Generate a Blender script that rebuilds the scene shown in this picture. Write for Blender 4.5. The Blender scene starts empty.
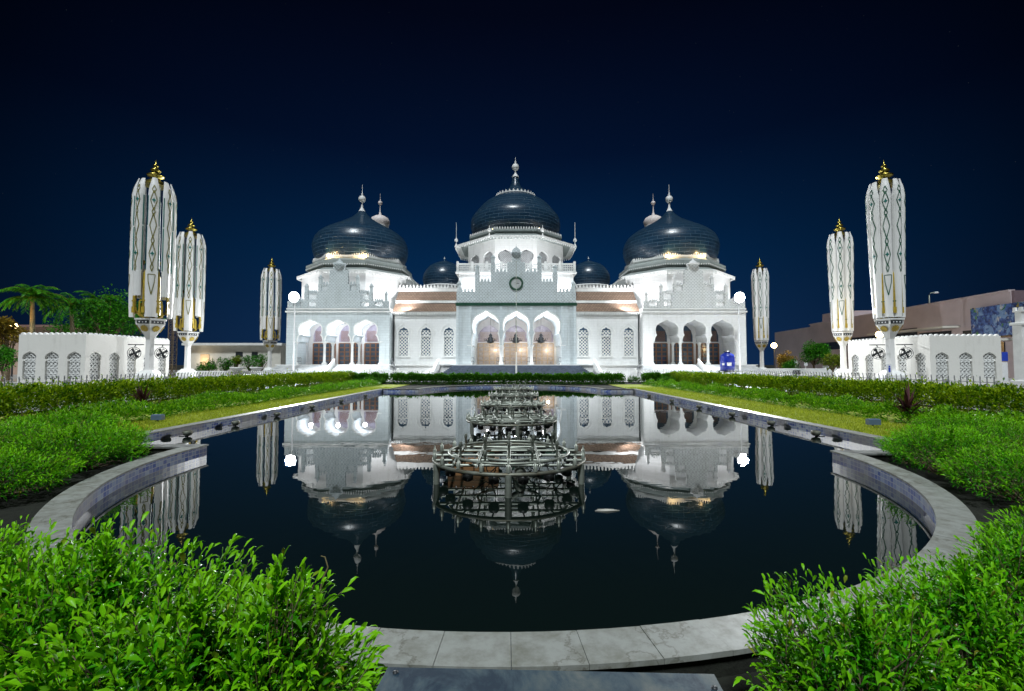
import bpy, math, random
import numpy as np
from mathutils import Vector
from mathutils.geometry import tessellate_polygon
R = math.radians
PI = math.pi
random.seed(7)
rng = np.random.default_rng(7)
sc = bpy.context.scene
COL = sc.collection

# ------------------------------------------------------------------ camera, sky, light, exposure
F_PX, YH, CAMZ = 455.0, 364.5, 1.82
PITCH = math.atan((YH - 345.5) / F_PX)
cam = bpy.data.cameras.new('camera')
cam.lens = F_PX * 36 / 1024
cam.sensor_width = 36
cam.clip_start = 0.05
cam.clip_end = 3000
camo = bpy.data.objects.new('camera', cam)
camo.location = (0, 0, CAMZ)
camo.rotation_euler = (PI / 2 + PITCH, 0, 0)
COL.objects.link(camo)
sc.camera = camo

world = bpy.data.worlds.new('World')
sc.world = world
world.use_nodes = True
nt = world.node_tree
for n in list(nt.nodes):
    nt.nodes.remove(n)
wout = nt.nodes.new('ShaderNodeOutputWorld')
wbg = nt.nodes.new('ShaderNodeBackground')
wtc = nt.nodes.new('ShaderNodeTexCoord')
wsep = nt.nodes.new('ShaderNodeSeparateXYZ')
wramp = nt.nodes.new('ShaderNodeValToRGB')
nt.links.new(wtc.outputs['Generated'], wsep.inputs[0])
nt.links.new(wsep.outputs['Z'], wramp.inputs[0])
els = wramp.color_ramp.elements
els[0].position = 0.0; els[0].color = (0.006, 0.026, 0.082, 1)
els[1].position = 0.62; els[1].color = (0.0008, 0.0022, 0.0095, 1)
e = els.new(0.22); e.color = (0.0012, 0.0165, 0.057, 1)
e = els.new(0.42); e.color = (0.0008, 0.0055, 0.0235, 1)
# city glow: the night sky is brightest above the floodlit mosque, darker to the sides
wdot = nt.nodes.new('ShaderNodeVectorMath'); wdot.operation = 'DOT_PRODUCT'
wdot.inputs[1].default_value = (0.0, 0.985, 0.17)
nt.links.new(wtc.outputs['Generated'], wdot.inputs[0])
wmr = nt.nodes.new('ShaderNodeMapRange')
wmr.inputs['From Min'].default_value = 0.58
wmr.inputs['From Max'].default_value = 0.99
wmr.inputs['To Min'].default_value = 0.08
wmr.inputs['To Max'].default_value = 1.15
nt.links.new(wdot.outputs['Value'], wmr.inputs['Value'])
wstar = nt.nodes.new('ShaderNodeTexVoronoi'); wstar.inputs['Scale'].default_value = 55
nt.links.new(wtc.outputs['Generated'], wstar.inputs['Vector'])
wsr = nt.nodes.new('ShaderNodeMapRange')
wsr.inputs['From Min'].default_value = 0.0; wsr.inputs['From Max'].default_value = 0.035
wsr.inputs['To Min'].default_value = 0.035; wsr.inputs['To Max'].default_value = 0.0
nt.links.new(wstar.outputs['Distance'], wsr.inputs['Value'])
wmul = nt.nodes.new('ShaderNodeVectorMath'); wmul.operation = 'SCALE'
nt.links.new(wramp.outputs[0], wmul.inputs[0]); nt.links.new(wmr.outputs[0], wmul.inputs['Scale'])
wadd = nt.nodes.new('ShaderNodeVectorMath'); wadd.operation = 'ADD'
nt.links.new(wmul.outputs[0], wadd.inputs[0]); nt.links.new(wsr.outputs[0], wadd.inputs[1])
nt.links.new(wadd.outputs[0], wbg.inputs['Color'])
wbg.inputs['Strength'].default_value = 1.0
nt.links.new(wbg.outputs[0], wout.inputs[0])

sun = bpy.data.lights.new('sun', 'SUN')
sun.energy = 3.0
sun.angle = R(7)          # many lamp masts and the glowing sky round the plaza: soft shadows
sun.color = (0.90, 0.97, 1.0)
suno = bpy.data.objects.new('sun', sun)
suno.rotation_euler = (R(31), 0, R(-10))      # high behind the camera, from the left
COL.objects.link(suno)

sc.view_settings.view_transform = 'Standard'
sc.view_settings.look = 'None'
sc.view_settings.exposure = 0.0
sc.view_settings.gamma = 1.0
sc.render.engine = 'CYCLES'
sc.cycles.use_denoising = True
sc.cycles.max_bounces = 7
sc.cycles.diffuse_bounces = 3
sc.cycles.glossy_bounces = 4
sc.cycles.transmission_bounces = 4
sc.cycles.sample_clamp_indirect = 6
sc.cycles.caustics_reflective = False
sc.cycles.caustics_refractive = False

# ------------------------------------------------------------------ projection helpers (only used to work out real positions)
SP, CP = math.sin(PITCH), math.cos(PITCH)
def at(px, py, Y):
    u, v = (px - 512) / F_PX, (345.5 - py) / F_PX
    dy = CP - v * SP
    t = Y / dy
    return Vector((u * t, Y, CAMZ + (SP + v * CP) * t))
def zat(py, Y): return at(512, py, Y).z
def xat(px, Y, py=345): return at(px, py, Y).x

# ------------------------------------------------------------------ materials
def new_mat(name):
    m = bpy.data.materials.new(name)
    m.use_nodes = True
    return m, m.node_tree, m.node_tree.nodes['Principled BSDF']
def setin(b, **k):
    for a, v in k.items():
        b.inputs[a.replace('_', ' ')].default_value = v
def N(t, kind, **k):
    n = t.nodes.new(kind)
    for a, v in k.items():
        if a in n.inputs: n.inputs[a].default_value = v
        else: setattr(n, a, v)
    return n
def ramp(t, stops):
    r = t.nodes.new('ShaderNodeValToRGB')
    el = r.color_ramp.elements
    while len(el) < len(stops): el.new(0.5)
    for i, (p, c) in enumerate(stops):
        el[i].position = p
        el[i].color = (*c, 1) if len(c) == 3 else c
    return r
def mat(name, col, rough=0.6, metal=0.0, var=0.15, scale=3.0, bump=0.0, bscale=30.0, dirt=None, spec=0.5, stretch=None):
    m, t, b = new_mat(name)
    setin(b, Roughness=rough, Metallic=metal)
    b.inputs['Specular IOR Level'].default_value = spec
    tc = N(t, 'ShaderNodeTexCoord')
    vec = tc.outputs['Object']
    if stretch:
        mp = N(t, 'ShaderNodeMapping'); mp.inputs['Scale'].default_value = stretch
        t.links.new(vec, mp.inputs[0]); vec = mp.outputs[0]
    ns = N(t, 'ShaderNodeTexNoise', Scale=scale, Detail=6.0, Roughness=0.6)
    t.links.new(vec, ns.inputs['Vector'])
    lo = tuple(c * (1 - var) for c in col) if dirt is None else dirt
    hi = tuple(min(1, c * (1 + var * 0.5)) for c in col)
    rp = ramp(t, [(0.3, lo), (0.62, hi)])
    t.links.new(ns.outputs['Fac'], rp.inputs[0])
    t.links.new(rp.outputs[0], b.inputs['Base Color'])
    if bump:
        n2 = N(t, 'ShaderNodeTexNoise', Scale=bscale, Detail=4.0)
        t.links.new(tc.outputs['Object'], n2.inputs['Vector'])
        bp = N(t, 'ShaderNodeBump', Strength=bump, Distance=0.02)
        t.links.new(n2.outputs['Fac'], bp.inputs['Height'])
        t.links.new(bp.outputs[0], b.inputs['Normal'])
    return m
def emit(name, col, strength):
    m, t, b = new_mat(name)
    setin(b, Base_Color=(0.8, 0.8, 0.8, 1))
    b.inputs['Emission Color'].default_value = (*col, 1)
    b.inputs['Emission Strength'].default_value = strength
    return m

def streaked(name, col, stain, amount=0.5, joints=0.75):
    """painted masonry: soft blotches, faint rain streaks running down, block joints"""
    m, t, b = new_mat(name)
    setin(b, Roughness=0.7)
    tc = N(t, 'ShaderNodeTexCoord')
    mp = N(t, 'ShaderNodeMapping'); mp.inputs['Scale'].default_value = (1.6, 1.6, 0.12)
    t.links.new(tc.outputs['Object'], mp.inputs[0])
    n1 = N(t, 'ShaderNodeTexNoise', Scale=1.6, Detail=7.0, Roughness=0.65)
    t.links.new(mp.outputs[0], n1.inputs['Vector'])
    n2 = N(t, 'ShaderNodeTexNoise', Scale=0.5, Detail=8.0, Roughness=0.7)
    t.links.new(tc.outputs['Object'], n2.inputs['Vector'])
    mul = N(t, 'ShaderNodeMath', operation='MULTIPLY')
    t.links.new(n1.outputs['Fac'], mul.inputs[0]); t.links.new(n2.outputs['Fac'], mul.inputs[1])
    rp = ramp(t, [(0.26, (0, 0, 0)), (0.46, (amount,) * 3)])
    t.links.new(mul.outputs[0], rp.inputs[0])
    mx = N(t, 'ShaderNodeMix', data_type='RGBA')
    mx.inputs['A'].default_value = (*col, 1); mx.inputs['B'].default_value = (*stain, 1)
    t.links.new(rp.outputs[0], mx.inputs['Factor'])
    t.links.new(mx.outputs['Result'], b.inputs['Base Color'])
    cbx = N(t, 'ShaderNodeCombineXYZ'); spx = N(t, 'ShaderNodeSeparateXYZ'); t.links.new(tc.outputs['Object'], spx.inputs[0])
    adx = N(t, 'ShaderNodeMath', operation='ADD'); t.links.new(spx.outputs['X'], adx.inputs[0]); t.links.new(spx.outputs['Y'], adx.inputs[1])
    t.links.new(adx.outputs[0], cbx.inputs[0]); t.links.new(spx.outputs['Z'], cbx.inputs[1])
    brk = N(t, 'ShaderNodeTexBrick', Scale=1.0)
    brk.inputs['Brick Width'].default_value = 0.8; brk.inputs['Row Height'].default_value = 0.36; brk.inputs['Mortar Size'].default_value = 0.022
    brk.inputs['Color1'].default_value = (1, 1, 1, 1); brk.inputs['Color2'].default_value = (0.90, 0.90, 0.90, 1); brk.inputs['Mortar'].default_value = (0.74, 0.74, 0.74, 1)
    t.links.new(cbx.outputs[0], brk.inputs['Vector'])
    mxb = N(t, 'ShaderNodeMix', data_type='RGBA', blend_type='MULTIPLY'); mxb.inputs['Factor'].default_value = joints
    t.links.new(mx.outputs['Result'], mxb.inputs['A']); t.links.new(brk.outputs['Color'], mxb.inputs['B']); t.links.new(mxb.outputs['Result'], b.inputs['Base Color'])
    n3 = N(t, 'ShaderNodeTexNoise', Scale=9.0, Detail=4.0)
    t.links.new(tc.outputs['Object'], n3.inputs['Vector'])
    bp = N(t, 'ShaderNodeBump', Strength=0.25, Distance=0.03)
    t.links.new(n3.outputs['Fac'], bp.inputs['Height']); t.links.new(bp.outputs[0], b.inputs['Normal'])
    return m

def leafmat(name, c1, c2, trans=0.35, rough=0.45, young=None):
    m, t, b = new_mat(name)
    geo = N(t, 'ShaderNodeNewGeometry')
    rp = ramp(t, [(0.0, c1), (0.55, tuple((a + d) / 2 for a, d in zip(c1, c2))), (1.0, c2)])
    ns = N(t, 'ShaderNodeTexNoise', Scale=1.7, Detail=2.0)
    t.links.new(geo.outputs['Position'], ns.inputs['Vector'])
    ad = N(t, 'ShaderNodeMath', operation='ADD'); sb = N(t, 'ShaderNodeMath', operation='SUBTRACT')
    t.links.new(geo.outputs['Random Per Island'], ad.inputs[0]); t.links.new(ns.outputs['Fac'], ad.inputs[1])
    t.links.new(ad.outputs[0], sb.inputs[0]); sb.inputs[1].default_value = 0.5
    t.links.new(sb.outputs[0], rp.inputs[0])
    colr = rp.outputs[0]
    if young:                                  # young leaves at the shoot tips are paler and yellower
        at_ = N(t, 'ShaderNodeAttribute', attribute_name='tip')
        tr_ = ramp(t, [(0.35, (0, 0, 0)), (1.0, (0.85,) * 3)])
        t.links.new(at_.outputs['Fac'], tr_.inputs[0])
        ym = N(t, 'ShaderNodeMix', data_type='RGBA'); ym.inputs['B'].default_value = (*young, 1)
        t.links.new(tr_.outputs[0], ym.inputs['Factor']); t.links.new(rp.outputs[0], ym.inputs['A'])
        dm = N(t, 'ShaderNodeMix', data_type='RGBA'); dm.inputs['B'].default_value = (0.20, 0.15, 0.02, 1)   # a few withered leaves
        dr = ramp(t, [(0.965, (0, 0, 0)), (0.985, (0.8,) * 3)]); t.links.new(geo.outputs['Random Per Island'], dr.inputs[0])
        t.links.new(dr.outputs[0], dm.inputs['Factor']); t.links.new(ym.outputs['Result'], dm.inputs['A'])
        colr = dm.outputs['Result']
    t.links.new(colr, b.inputs['Base Color'])
    setin(b, Roughness=rough)
    b.inputs['Specular IOR Level'].default_value = 0.14
    tr = N(t, 'ShaderNodeBsdfTranslucent')
    t.links.new(colr, tr.inputs['Color'])
    mx = N(t, 'ShaderNodeMixShader'); mx.inputs[0].default_value = trans
    t.links.new(b.outputs[0], mx.inputs[1]); t.links.new(tr.outputs[0], mx.inputs[2])
    t.links.new(mx.outputs[0], t.nodes['Material Output'].inputs['Surface'])
    return m

def domemat():
    """dark glazed shingles in staggered courses"""
    m, t, b = new_mat('dome_shingle')
    tc = N(t, 'ShaderNodeTexCoord'); sp = N(t, 'ShaderNodeSeparateXYZ')
    t.links.new(tc.outputs['Object'], sp.inputs[0])
    a = N(t, 'ShaderNodeMath', operation='ARCTAN2')
    t.links.new(sp.outputs['Y'], a.inputs[0]); t.links.new(sp.outputs['X'], a.inputs[1])
    am = N(t, 'ShaderNodeMath', operation='MULTIPLY'); am.inputs[1].default_value = 7.0
    t.links.new(a.outputs[0], am.inputs[0])
    cb = N(t, 'ShaderNodeCombineXYZ')
    t.links.new(am.outputs[0], cb.inputs[0]); t.links.new(sp.outputs['Z'], cb.inputs[1])
    br = N(t, 'ShaderNodeTexBrick', Scale=1.0)
    br.inputs['Brick Width'].default_value = 1.5; br.inputs['Row Height'].default_value = 0.52
    br.inputs['Mortar Size'].default_value = 0.05; br.inputs['Mortar Smooth'].default_value = 0.6
    br.inputs['Color1'].default_value = (0.007, 0.030, 0.062, 1); br.inputs['Color2'].default_value = (0.012, 0.042, 0.082, 1)
    br.inputs['Mortar'].default_value = (0.055, 0.105, 0.16, 1)  # paler course lines: floodlight glints along the rows put into the colour
    t.links.new(cb.outputs[0], br.inputs['Vector'])
    t.links.new(br.outputs['Color'], b.inputs['Base Color'])
    bp = N(t, 'ShaderNodeBump', Strength=1.0, Distance=0.08, invert=True)
    t.links.new(br.outputs['Fac'], bp.inputs['Height']); t.links.new(bp.outputs[0], b.inputs['Normal'])
    setin(b, Roughness=0.29)
    b.inputs['Specular IOR Level'].default_value = 0.6
    return m

def rooftile(name, c1, c2):
    m, t, b = new_mat(name)
    tc = N(t, 'ShaderNodeTexCoord'); sp = N(t, 'ShaderNodeSeparateXYZ'); cb = N(t, 'ShaderNodeCombineXYZ')
    t.links.new(tc.outputs['Object'], sp.inputs[0])
    t.links.new(sp.outputs['X'], cb.inputs[0]); t.links.new(sp.outputs['Z'], cb.inputs[1])
    br = N(t, 'ShaderNodeTexBrick', Scale=1.0)
    br.inputs['Brick Width'].default_value = 0.42; br.inputs['Row Height'].default_value = 0.26
    br.inputs['Mortar Size'].default_value = 0.03
    br.inputs['Color1'].default_value = (*c1, 1); br.inputs['Color2'].default_value = (*c2, 1)
    br.inputs['Mortar'].default_value = (c1[0] * .35, c1[1] * .35, c1[2] * .35, 1)
    t.links.new(cb.outputs[0], br.inputs['Vector']); t.links.new(br.outputs['Color'], b.inputs['Base Color'])
    bp = N(t, 'ShaderNodeBump', Strength=0.5, Distance=0.05, invert=True)
    t.links.new(br.outputs['Fac'], bp.inputs['Height']); t.links.new(bp.outputs[0], b.inputs['Normal'])
    setin(b, Roughness=0.6)
    return m

def tilewall():
    """glazed blue and white pool tiles, wet dark lower down to the water line"""
    m, t, b = new_mat('pool_tile')
    tc = N(t, 'ShaderNodeTexCoord'); sp = N(t, 'ShaderNodeSeparateXYZ'); cb = N(t, 'ShaderNodeCombineXYZ')
    t.links.new(tc.outputs['Object'], sp.inputs[0])
    s = N(t, 'ShaderNodeMath', operation='ADD')
    geo = N(t, 'ShaderNodeNewGeometry'); gs = N(t, 'ShaderNodeSeparateXYZ')
    uv = N(t, 'ShaderNodeUVMap')
    br = N(t, 'ShaderNodeTexBrick', Scale=1.0, offset=0.0)
    br.inputs['Brick Width'].default_value = 0.10; br.inputs['Row Height'].default_value = 0.075
    br.inputs['Mortar Size'].default_value = 0.005
    br.inputs['Bias'].default_value = -0.15
    br.inputs['Color1'].default_value = (0.03, 0.09, 0.42, 1); br.inputs['Color2'].default_value = (0.50, 0.60, 0.70, 1)
    br.inputs['Mortar'].default_value = (0.60, 0.62, 0.64, 1)
    t.links.new(uv.outputs[0], br.inputs['Vector'])
    n1 = N(t, 'ShaderNodeTexNoise', Scale=0.9, Detail=4.0)
    t.links.new(tc.outputs['Object'], n1.inputs['Vector'])
    rp = ramp(t, [(0.48, (0, 0, 0)), (0.60, (0.7,) * 3)])
    t.links.new(n1.outputs['Fac'], rp.inputs[0])
    mx = N(t, 'ShaderNodeMix', data_type='RGBA'); mx.inputs['B'].default_value = (0.42, 0.39, 0.36, 1)
    t.links.new(rp.outputs[0], mx.inputs['Factor']); t.links.new(br.outputs['Color'], mx.inputs['A'])
    t.links.new(mx.outputs['Result'], b.inputs['Base Color'])
    setin(b, Roughness=0.28)
    return m

def marble(name, c, vein, rough=0.35, scale=1.6, sharp=0.03):
    m, t, b = new_mat(name)
    tc = N(t, 'ShaderNodeTexCoord')
    n0 = N(t, 'ShaderNodeTexNoise', Scale=scale, Detail=7.0, Roughness=0.62)
    t.links.new(tc.outputs['Object'], n0.inputs['Vector'])
    d = N(t, 'ShaderNodeMath', operation='SUBTRACT'); d.inputs[1].default_value = 0.5
    ab = N(t, 'ShaderNodeMath', operation='ABSOLUTE')
    t.links.new(n0.outputs['Fac'], d.inputs[0]); t.links.new(d.outputs[0], ab.inputs[0])
    rp = ramp(t, [(0.0, vein), (sharp, c)])
    t.links.new(ab.outputs[0], rp.inputs[0])
    n1 = N(t, 'ShaderNodeTexNoise', Scale=5.0, Detail=8.0, Roughness=0.7)
    t.links.new(tc.outputs['Object'], n1.inputs['Vector'])
    rp2 = ramp(t, [(0.35, (0.55, 0.54, 0.48)), (0.6, (1, 1, 1))])
    t.links.new(n1.outputs['Fac'], rp2.inputs[0])
    mx = N(t, 'ShaderNodeMix', data_type='RGBA', blend_type='MULTIPLY'); mx.inputs['Factor'].default_value = 1
    t.links.new(rp.outputs[0], mx.inputs['A']); t.links.new(rp2.outputs[0], mx.inputs['B'])
    t.links.new(mx.outputs['Result'], b.inputs['Base Color'])
    rr = ramp(t, [(0.3, (rough + .2,) * 3), (0.7, (rough,) * 3)])
    t.links.new(n1.outputs['Fac'], rr.inputs[0]); t.links.new(rr.outputs[0], b.inputs['Roughness'])
    return m

def watermat():
    m, t, b = new_mat('pool_water')
    setin(b, Base_Color=(0.004, 0.0085, 0.0065, 1), Roughness=0.0, IOR=1.48)
    b.inputs['Specular IOR Level'].default_value = 0.62
    tc = N(t, 'ShaderNodeTexCoord')
    n = N(t, 'ShaderNodeTexNoise', Scale=2.2, Detail=2.0)
    t.links.new(tc.outputs['Object'], n.inputs['Vector'])
    bp = N(t, 'ShaderNodeBump', Strength=0.05, Distance=0.02)
    t.links.new(n.outputs['Fac'], bp.inputs['Height']); t.links.new(bp.outputs[0], b.inputs['Normal'])
    return m

def pavemat():
    m, t, b = new_mat('plaza_tiles')
    tc = N(t, 'ShaderNodeTexCoord')
    br = N(t, 'ShaderNodeTexBrick', Scale=1.0, offset=0.0)
    br.inputs['Brick Width'].default_value = 1.2; br.inputs['Row Height'].default_value = 1.2
    br.inputs['Mortar Size'].default_value = 0.012
    br.inputs['Color1'].default_value = (0.42, 0.42, 0.41, 1); br.inputs['Color2'].default_value = (0.5, 0.5, 0.49, 1)
    br.inputs['Mortar'].default_value = (0.2, 0.2, 0.2, 1)
    t.links.new(tc.outputs['Object'], br.inputs['Vector'])
    n1 = N(t, 'ShaderNodeTexNoise', Scale=0.25, Detail=8.0, Roughness=0.7)
    t.links.new(tc.outputs['Object'], n1.inputs['Vector'])
    rp2 = ramp(t, [(0.3, (0.6, 0.6, 0.58)), (0.7, (1, 1, 1))])
    t.links.new(n1.outputs['Fac'], rp2.inputs[0])
    mx = N(t, 'ShaderNodeMix', data_type='RGBA', blend_type='MULTIPLY'); mx.inputs['Factor'].default_value = 1
    t.links.new(br.outputs['Color'], mx.inputs['A']); t.links.new(rp2.outputs[0], mx.inputs['B'])
    t.links.new(mx.outputs['Result'], b.inputs['Base Color'])
    setin(b, Roughness=0.4)
    return m

def muralmat():
    """an abstract painted hoarding: big patches of blues, greens, white and yellow"""
    m, t, b = new_mat('mural_paint')
    tc = N(t, 'ShaderNodeTexCoord')
    cur = None
    for i, (sc_, thr, ca, cb) in enumerate(((0.55, .50, (0.015, 0.035, 0.15), (0.07, 0.16, 0.45)), (0.9, .56, (0.16, 0.30, 0.55), (0.22, 0.36, 0.6)),
                                            (0.7, .60, (0.02, 0.14, 0.05), (0.10, 0.30, 0.08)), (1.0, .62, (0.38, 0.40, 0.42), (0.6, 0.6, 0.6)), (0.9, .69, (0.5, 0.40, 0.04), (0.5, 0.40, 0.04)))):
        mp = N(t, 'ShaderNodeMapping'); mp.inputs['Location'].default_value = (7.3 * i, 3.1 * i, 1.7 * i)
        t.links.new(tc.outputs['Object'], mp.inputs[0])
        n = N(t, 'ShaderNodeTexNoise', Scale=sc_, Detail=5.0, Roughness=0.62, Distortion=0.8); t.links.new(mp.outputs[0], n.inputs['Vector'])
        n2 = N(t, 'ShaderNodeTexNoise', Scale=2.4, Detail=4.0); t.links.new(mp.outputs[0], n2.inputs['Vector'])
        cr = ramp(t, [(0.4, ca), (0.6, cb)]); t.links.new(n2.outputs['Fac'], cr.inputs[0])
        if cur is None: cur = cr.outputs[0]; continue
        mr = ramp(t, [(thr - .02, (0, 0, 0)), (thr + .02, (1, 1, 1))]); t.links.new(n.outputs['Fac'], mr.inputs[0])
        mx = N(t, 'ShaderNodeMix', data_type='RGBA'); t.links.new(mr.outputs[0], mx.inputs['Factor']); t.links.new(cur, mx.inputs['A']); t.links.new(cr.outputs[0], mx.inputs['B']); cur = mx.outputs['Result']
    t.links.new(cur, b.inputs['Base Color'])
    setin(b, Roughness=0.5)
    return m

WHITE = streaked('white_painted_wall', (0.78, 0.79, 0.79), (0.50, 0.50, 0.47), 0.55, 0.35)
def diaper(name, base, dark):
    """painted masonry worked all over in small lozenges"""
    m = streaked(name, base, dark, 0.6)
    t = m.node_tree; b = t.nodes['Principled BSDF']
    tc = N(t, 'ShaderNodeTexCoord'); sp = N(t, 'ShaderNodeSeparateXYZ'); t.links.new(tc.outputs['Object'], sp.inputs[0])
    fac = None
    for op in ('ADD', 'SUBTRACT'):
        a = N(t, 'ShaderNodeMath', operation=op); t.links.new(sp.outputs['X'], a.inputs[0]); t.links.new(sp.outputs['Z'], a.inputs[1])
        c = N(t, 'ShaderNodeMath', operation='MULTIPLY'); c.inputs[1].default_value = 2.2; t.links.new(a.outputs[0], c.inputs[0])
        f = N(t, 'ShaderNodeMath', operation='PINGPONG'); f.inputs[1].default_value = 0.5; t.links.new(c.outputs[0], f.inputs[0])
        if fac is None: fac = f
        else:
            mn = N(t, 'ShaderNodeMath', operation='MINIMUM'); t.links.new(fac.outputs[0], mn.inputs[0]); t.links.new(f.outputs[0], mn.inputs[1]); fac = mn
    rp = ramp(t, [(0.10, (1, 1, 1)), (0.2, (0.66, 0.68, 0.68))]); t.links.new(fac.outputs[0], rp.inputs[0])
    src = b.inputs['Base Color'].links[0].from_socket
    mx = N(t, 'ShaderNodeMix', data_type='RGBA', blend_type='MULTIPLY'); mx.inputs['Factor'].default_value = 0.8
    t.links.new(src, mx.inputs['A']); t.links.new(rp.outputs[0], mx.inputs['B']); t.links.new(mx.outputs['Result'], b.inputs['Base Color'])
    bp = b.inputs['Normal'].links[0].from_node
    b2 = N(t, 'ShaderNodeBump', Strength=0.5, Distance=0.06, invert=True); t.links.new(fac.outputs[0], b2.inputs['Height']); t.links.new(bp.outputs[0], b2.inputs['Normal']); t.links.new(b2.outputs[0], b.inputs['Normal'])
    return m
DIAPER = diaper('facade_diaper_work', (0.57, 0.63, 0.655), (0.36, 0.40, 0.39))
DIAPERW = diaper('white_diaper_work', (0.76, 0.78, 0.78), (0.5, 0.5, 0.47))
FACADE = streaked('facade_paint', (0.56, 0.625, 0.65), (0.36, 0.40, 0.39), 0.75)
TRIM = mat('white_trim', (0.80, 0.81, 0.80), 0.55, var=0.12, scale=1.5, bump=0.15, bscale=12)
HOUSEW = streaked('house_paint', (0.78, 0.77, 0.73), (0.45, 0.44, 0.40), 0.5, 0.0)
LATTICE = mat('lattice_grey', (0.46, 0.48, 0.49), 0.6, var=0.25, scale=2)
DRUMG = streaked('drum_shaded_grey', (0.33, 0.37, 0.36), (0.20, 0.23, 0.22), 0.7, 0.5)  # darker copy of the wall paint: lack of light from above put into colour
LILAC = mat('lilac_fanlight', (0.40, 0.37, 0.47), 0.3, var=0.3, scale=2)
PANEB = mat('window_blue_glass', (0.09, 0.16, 0.27), 0.3, var=0.35, scale=1.2)
PANE = mat('window_glass', (0.06, 0.09, 0.13), 0.12, var=0.4, scale=1.2)
PANEL = mat('jali_backing', (0.33, 0.34, 0.36), 0.6, var=0.2, scale=1)
WOODD = mat('door_wood', (0.22, 0.095, 0.04), 0.45, var=0.35, scale=2.5, stretch=(1, 1, 6))
PALEW = mat('door_pale_wood', (0.50, 0.39, 0.27), 0.45, var=0.25, scale=2.0, stretch=(1, 1, 6))
GREEN = mat('green_trim', (0.012, 0.06, 0.035), 0.4, var=0.3)
DOME = domemat()
ROOF = rooftile('red_roof_tiles', (0.23, 0.145, 0.100), (0.31, 0.205, 0.145))
PINKW = mat('pink_minaret_paint', (0.76, 0.69, 0.67), 0.6, var=0.15)
STEP = mat('stair_stone', (0.10, 0.125, 0.17), 0.45, var=0.35, scale=2.0, bump=0.1)
STEPL = mat('stair_marble', (0.50, 0.52, 0.53), 0.45, var=0.25, scale=1.5)
DARK = mat('dark_iron', (0.03, 0.035, 0.04), 0.45, var=0.3)
GOLD = mat('gilded_metal', (0.44, 0.36, 0.08), 0.32, metal=1.0, var=0.25, scale=6)
OCHRE = mat('ochre_paint', (0.42, 0.30, 0.03), 0.45, var=0.3, scale=4)
UMBW = mat('umbrella_white', (0.80, 0.80, 0.79), 0.5, var=0.10, scale=1.2, stretch=(1, 1, .3))
UMBG = mat('umbrella_green_line', (0.02, 0.10, 0.06), 0.5, var=0.3)
UMBT = mat('umbrella_teal', (0.01, 0.16, 0.14), 0.5, var=0.3)
UMBY = mat('umbrella_olive_line', (0.17, 0.16, 0.03), 0.5, var=0.3)
MARBLE = marble('coping_marble', (0.34, 0.355, 0.335), (0.20, 0.20, 0.175), 0.35, 1.3, 0.012)
MARBLED = marble('coping_grey_stone', (0.25, 0.26, 0.26), (0.15, 0.155, 0.16), 0.4, 0.9, 0.06)
TILE = tilewall()
WATER = watermat()
PAVE = pavemat()
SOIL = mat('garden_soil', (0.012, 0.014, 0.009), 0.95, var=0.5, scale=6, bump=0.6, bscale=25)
LAWN = mat('lawn_turf', (0.34, 0.40, 0.05), 0.9, var=0.45, scale=5, bump=0.5, bscale=60)
STEEL = mat('galvanised_steel', (0.33, 0.36, 0.31), 0.42, metal=0.5, var=0.3, scale=5)
RUST = mat('weathered_pipe', (0.20, 0.22, 0.19), 0.5, metal=0.5, var=0.45, scale=4, dirt=(0.09, 0.065, 0.03))
BLACKP = mat('black_plastic', (0.015, 0.016, 0.016), 0.4, var=0.3)
WOODC = mat('crate_wood', (0.30, 0.15, 0.06), 0.6, var=0.4, scale=3, stretch=(1, 1, 8))
FENCEW = mat('fence_paint', (0.30, 0.31, 0.32), 0.45, var=0.3)
LEAF_NEAR = leafmat('shrub_leaf', (0.005, 0.075, 0.001), (0.065, 0.38, 0.004), 0.18, 0.34, (0.26, 0.66, 0.010))
LEAF_R = leafmat('shrub_leaf_small', (0.005, 0.07, 0.001), (0.058, 0.37, 0.004), 0.18, 0.34, (0.23, 0.62, 0.010))
LEAF_HEDGE = leafmat('hedge_leaf', (0.03, 0.14, 0.003), (0.38, 0.52, 0.010), 0.3)
LEAF_LOW = leafmat('low_planting_leaf', (0.03, 0.17, 0.004), (0.24, 0.50, 0.012), 0.3)
LEAF_FAR = leafmat('far_hedge_leaf', (0.02, 0.10, 0.006), (0.09, 0.28, 0.012), 0.3)
LEAF_TREE = leafmat('tree_leaf', (0.012, 0.11, 0.008), (0.08, 0.33, 0.014), 0.25)
LEAF_LIME = leafmat('lime_leaf', (0.08, 0.17, 0.012), (0.30, 0.36, 0.03), 0.3)
LEAF_AMBER = leafmat('amber_leaf', (0.10, 0.08, 0.01), (0.34, 0.25, 0.03), 0.3)
LEAF_PURPLE = leafmat('purple_leaf', (0.03, 0.012, 0.015), (0.12, 0.045, 0.05), 0.2)
GRASS = leafmat('grass_blade', (0.24, 0.32, 0.02), (0.52, 0.58, 0.06), 0.35)
BARK = mat('bark', (0.16, 0.12, 0.075), 0.9, var=0.4, scale=4, bump=0.7, bscale=14)
PALMBARK = mat('palm_bark', (0.24, 0.21, 0.13), 0.9, var=0.35, scale=4, stretch=(1, 1, 5), bump=0.6)
BLUETANK = mat('tank_blue_plastic', (0.012, 0.03, 0.30), 0.32, var=0.2)
LABELW = mat('label_white', (0.75, 0.76, 0.78), 0.5, var=0.1)
MALL = mat('mall_pink_plaster', (0.50, 0.42, 0.44), 0.7, var=0.12, scale=0.3)
MALLD = mat('mall_dark_glass', (0.03, 0.035, 0.04), 0.25, var=0.4, scale=0.4)
MURAL = muralmat()
CREAM = mat('cream_wall', (0.62, 0.60, 0.54), 0.7, var=0.15, scale=0.6)
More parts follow.
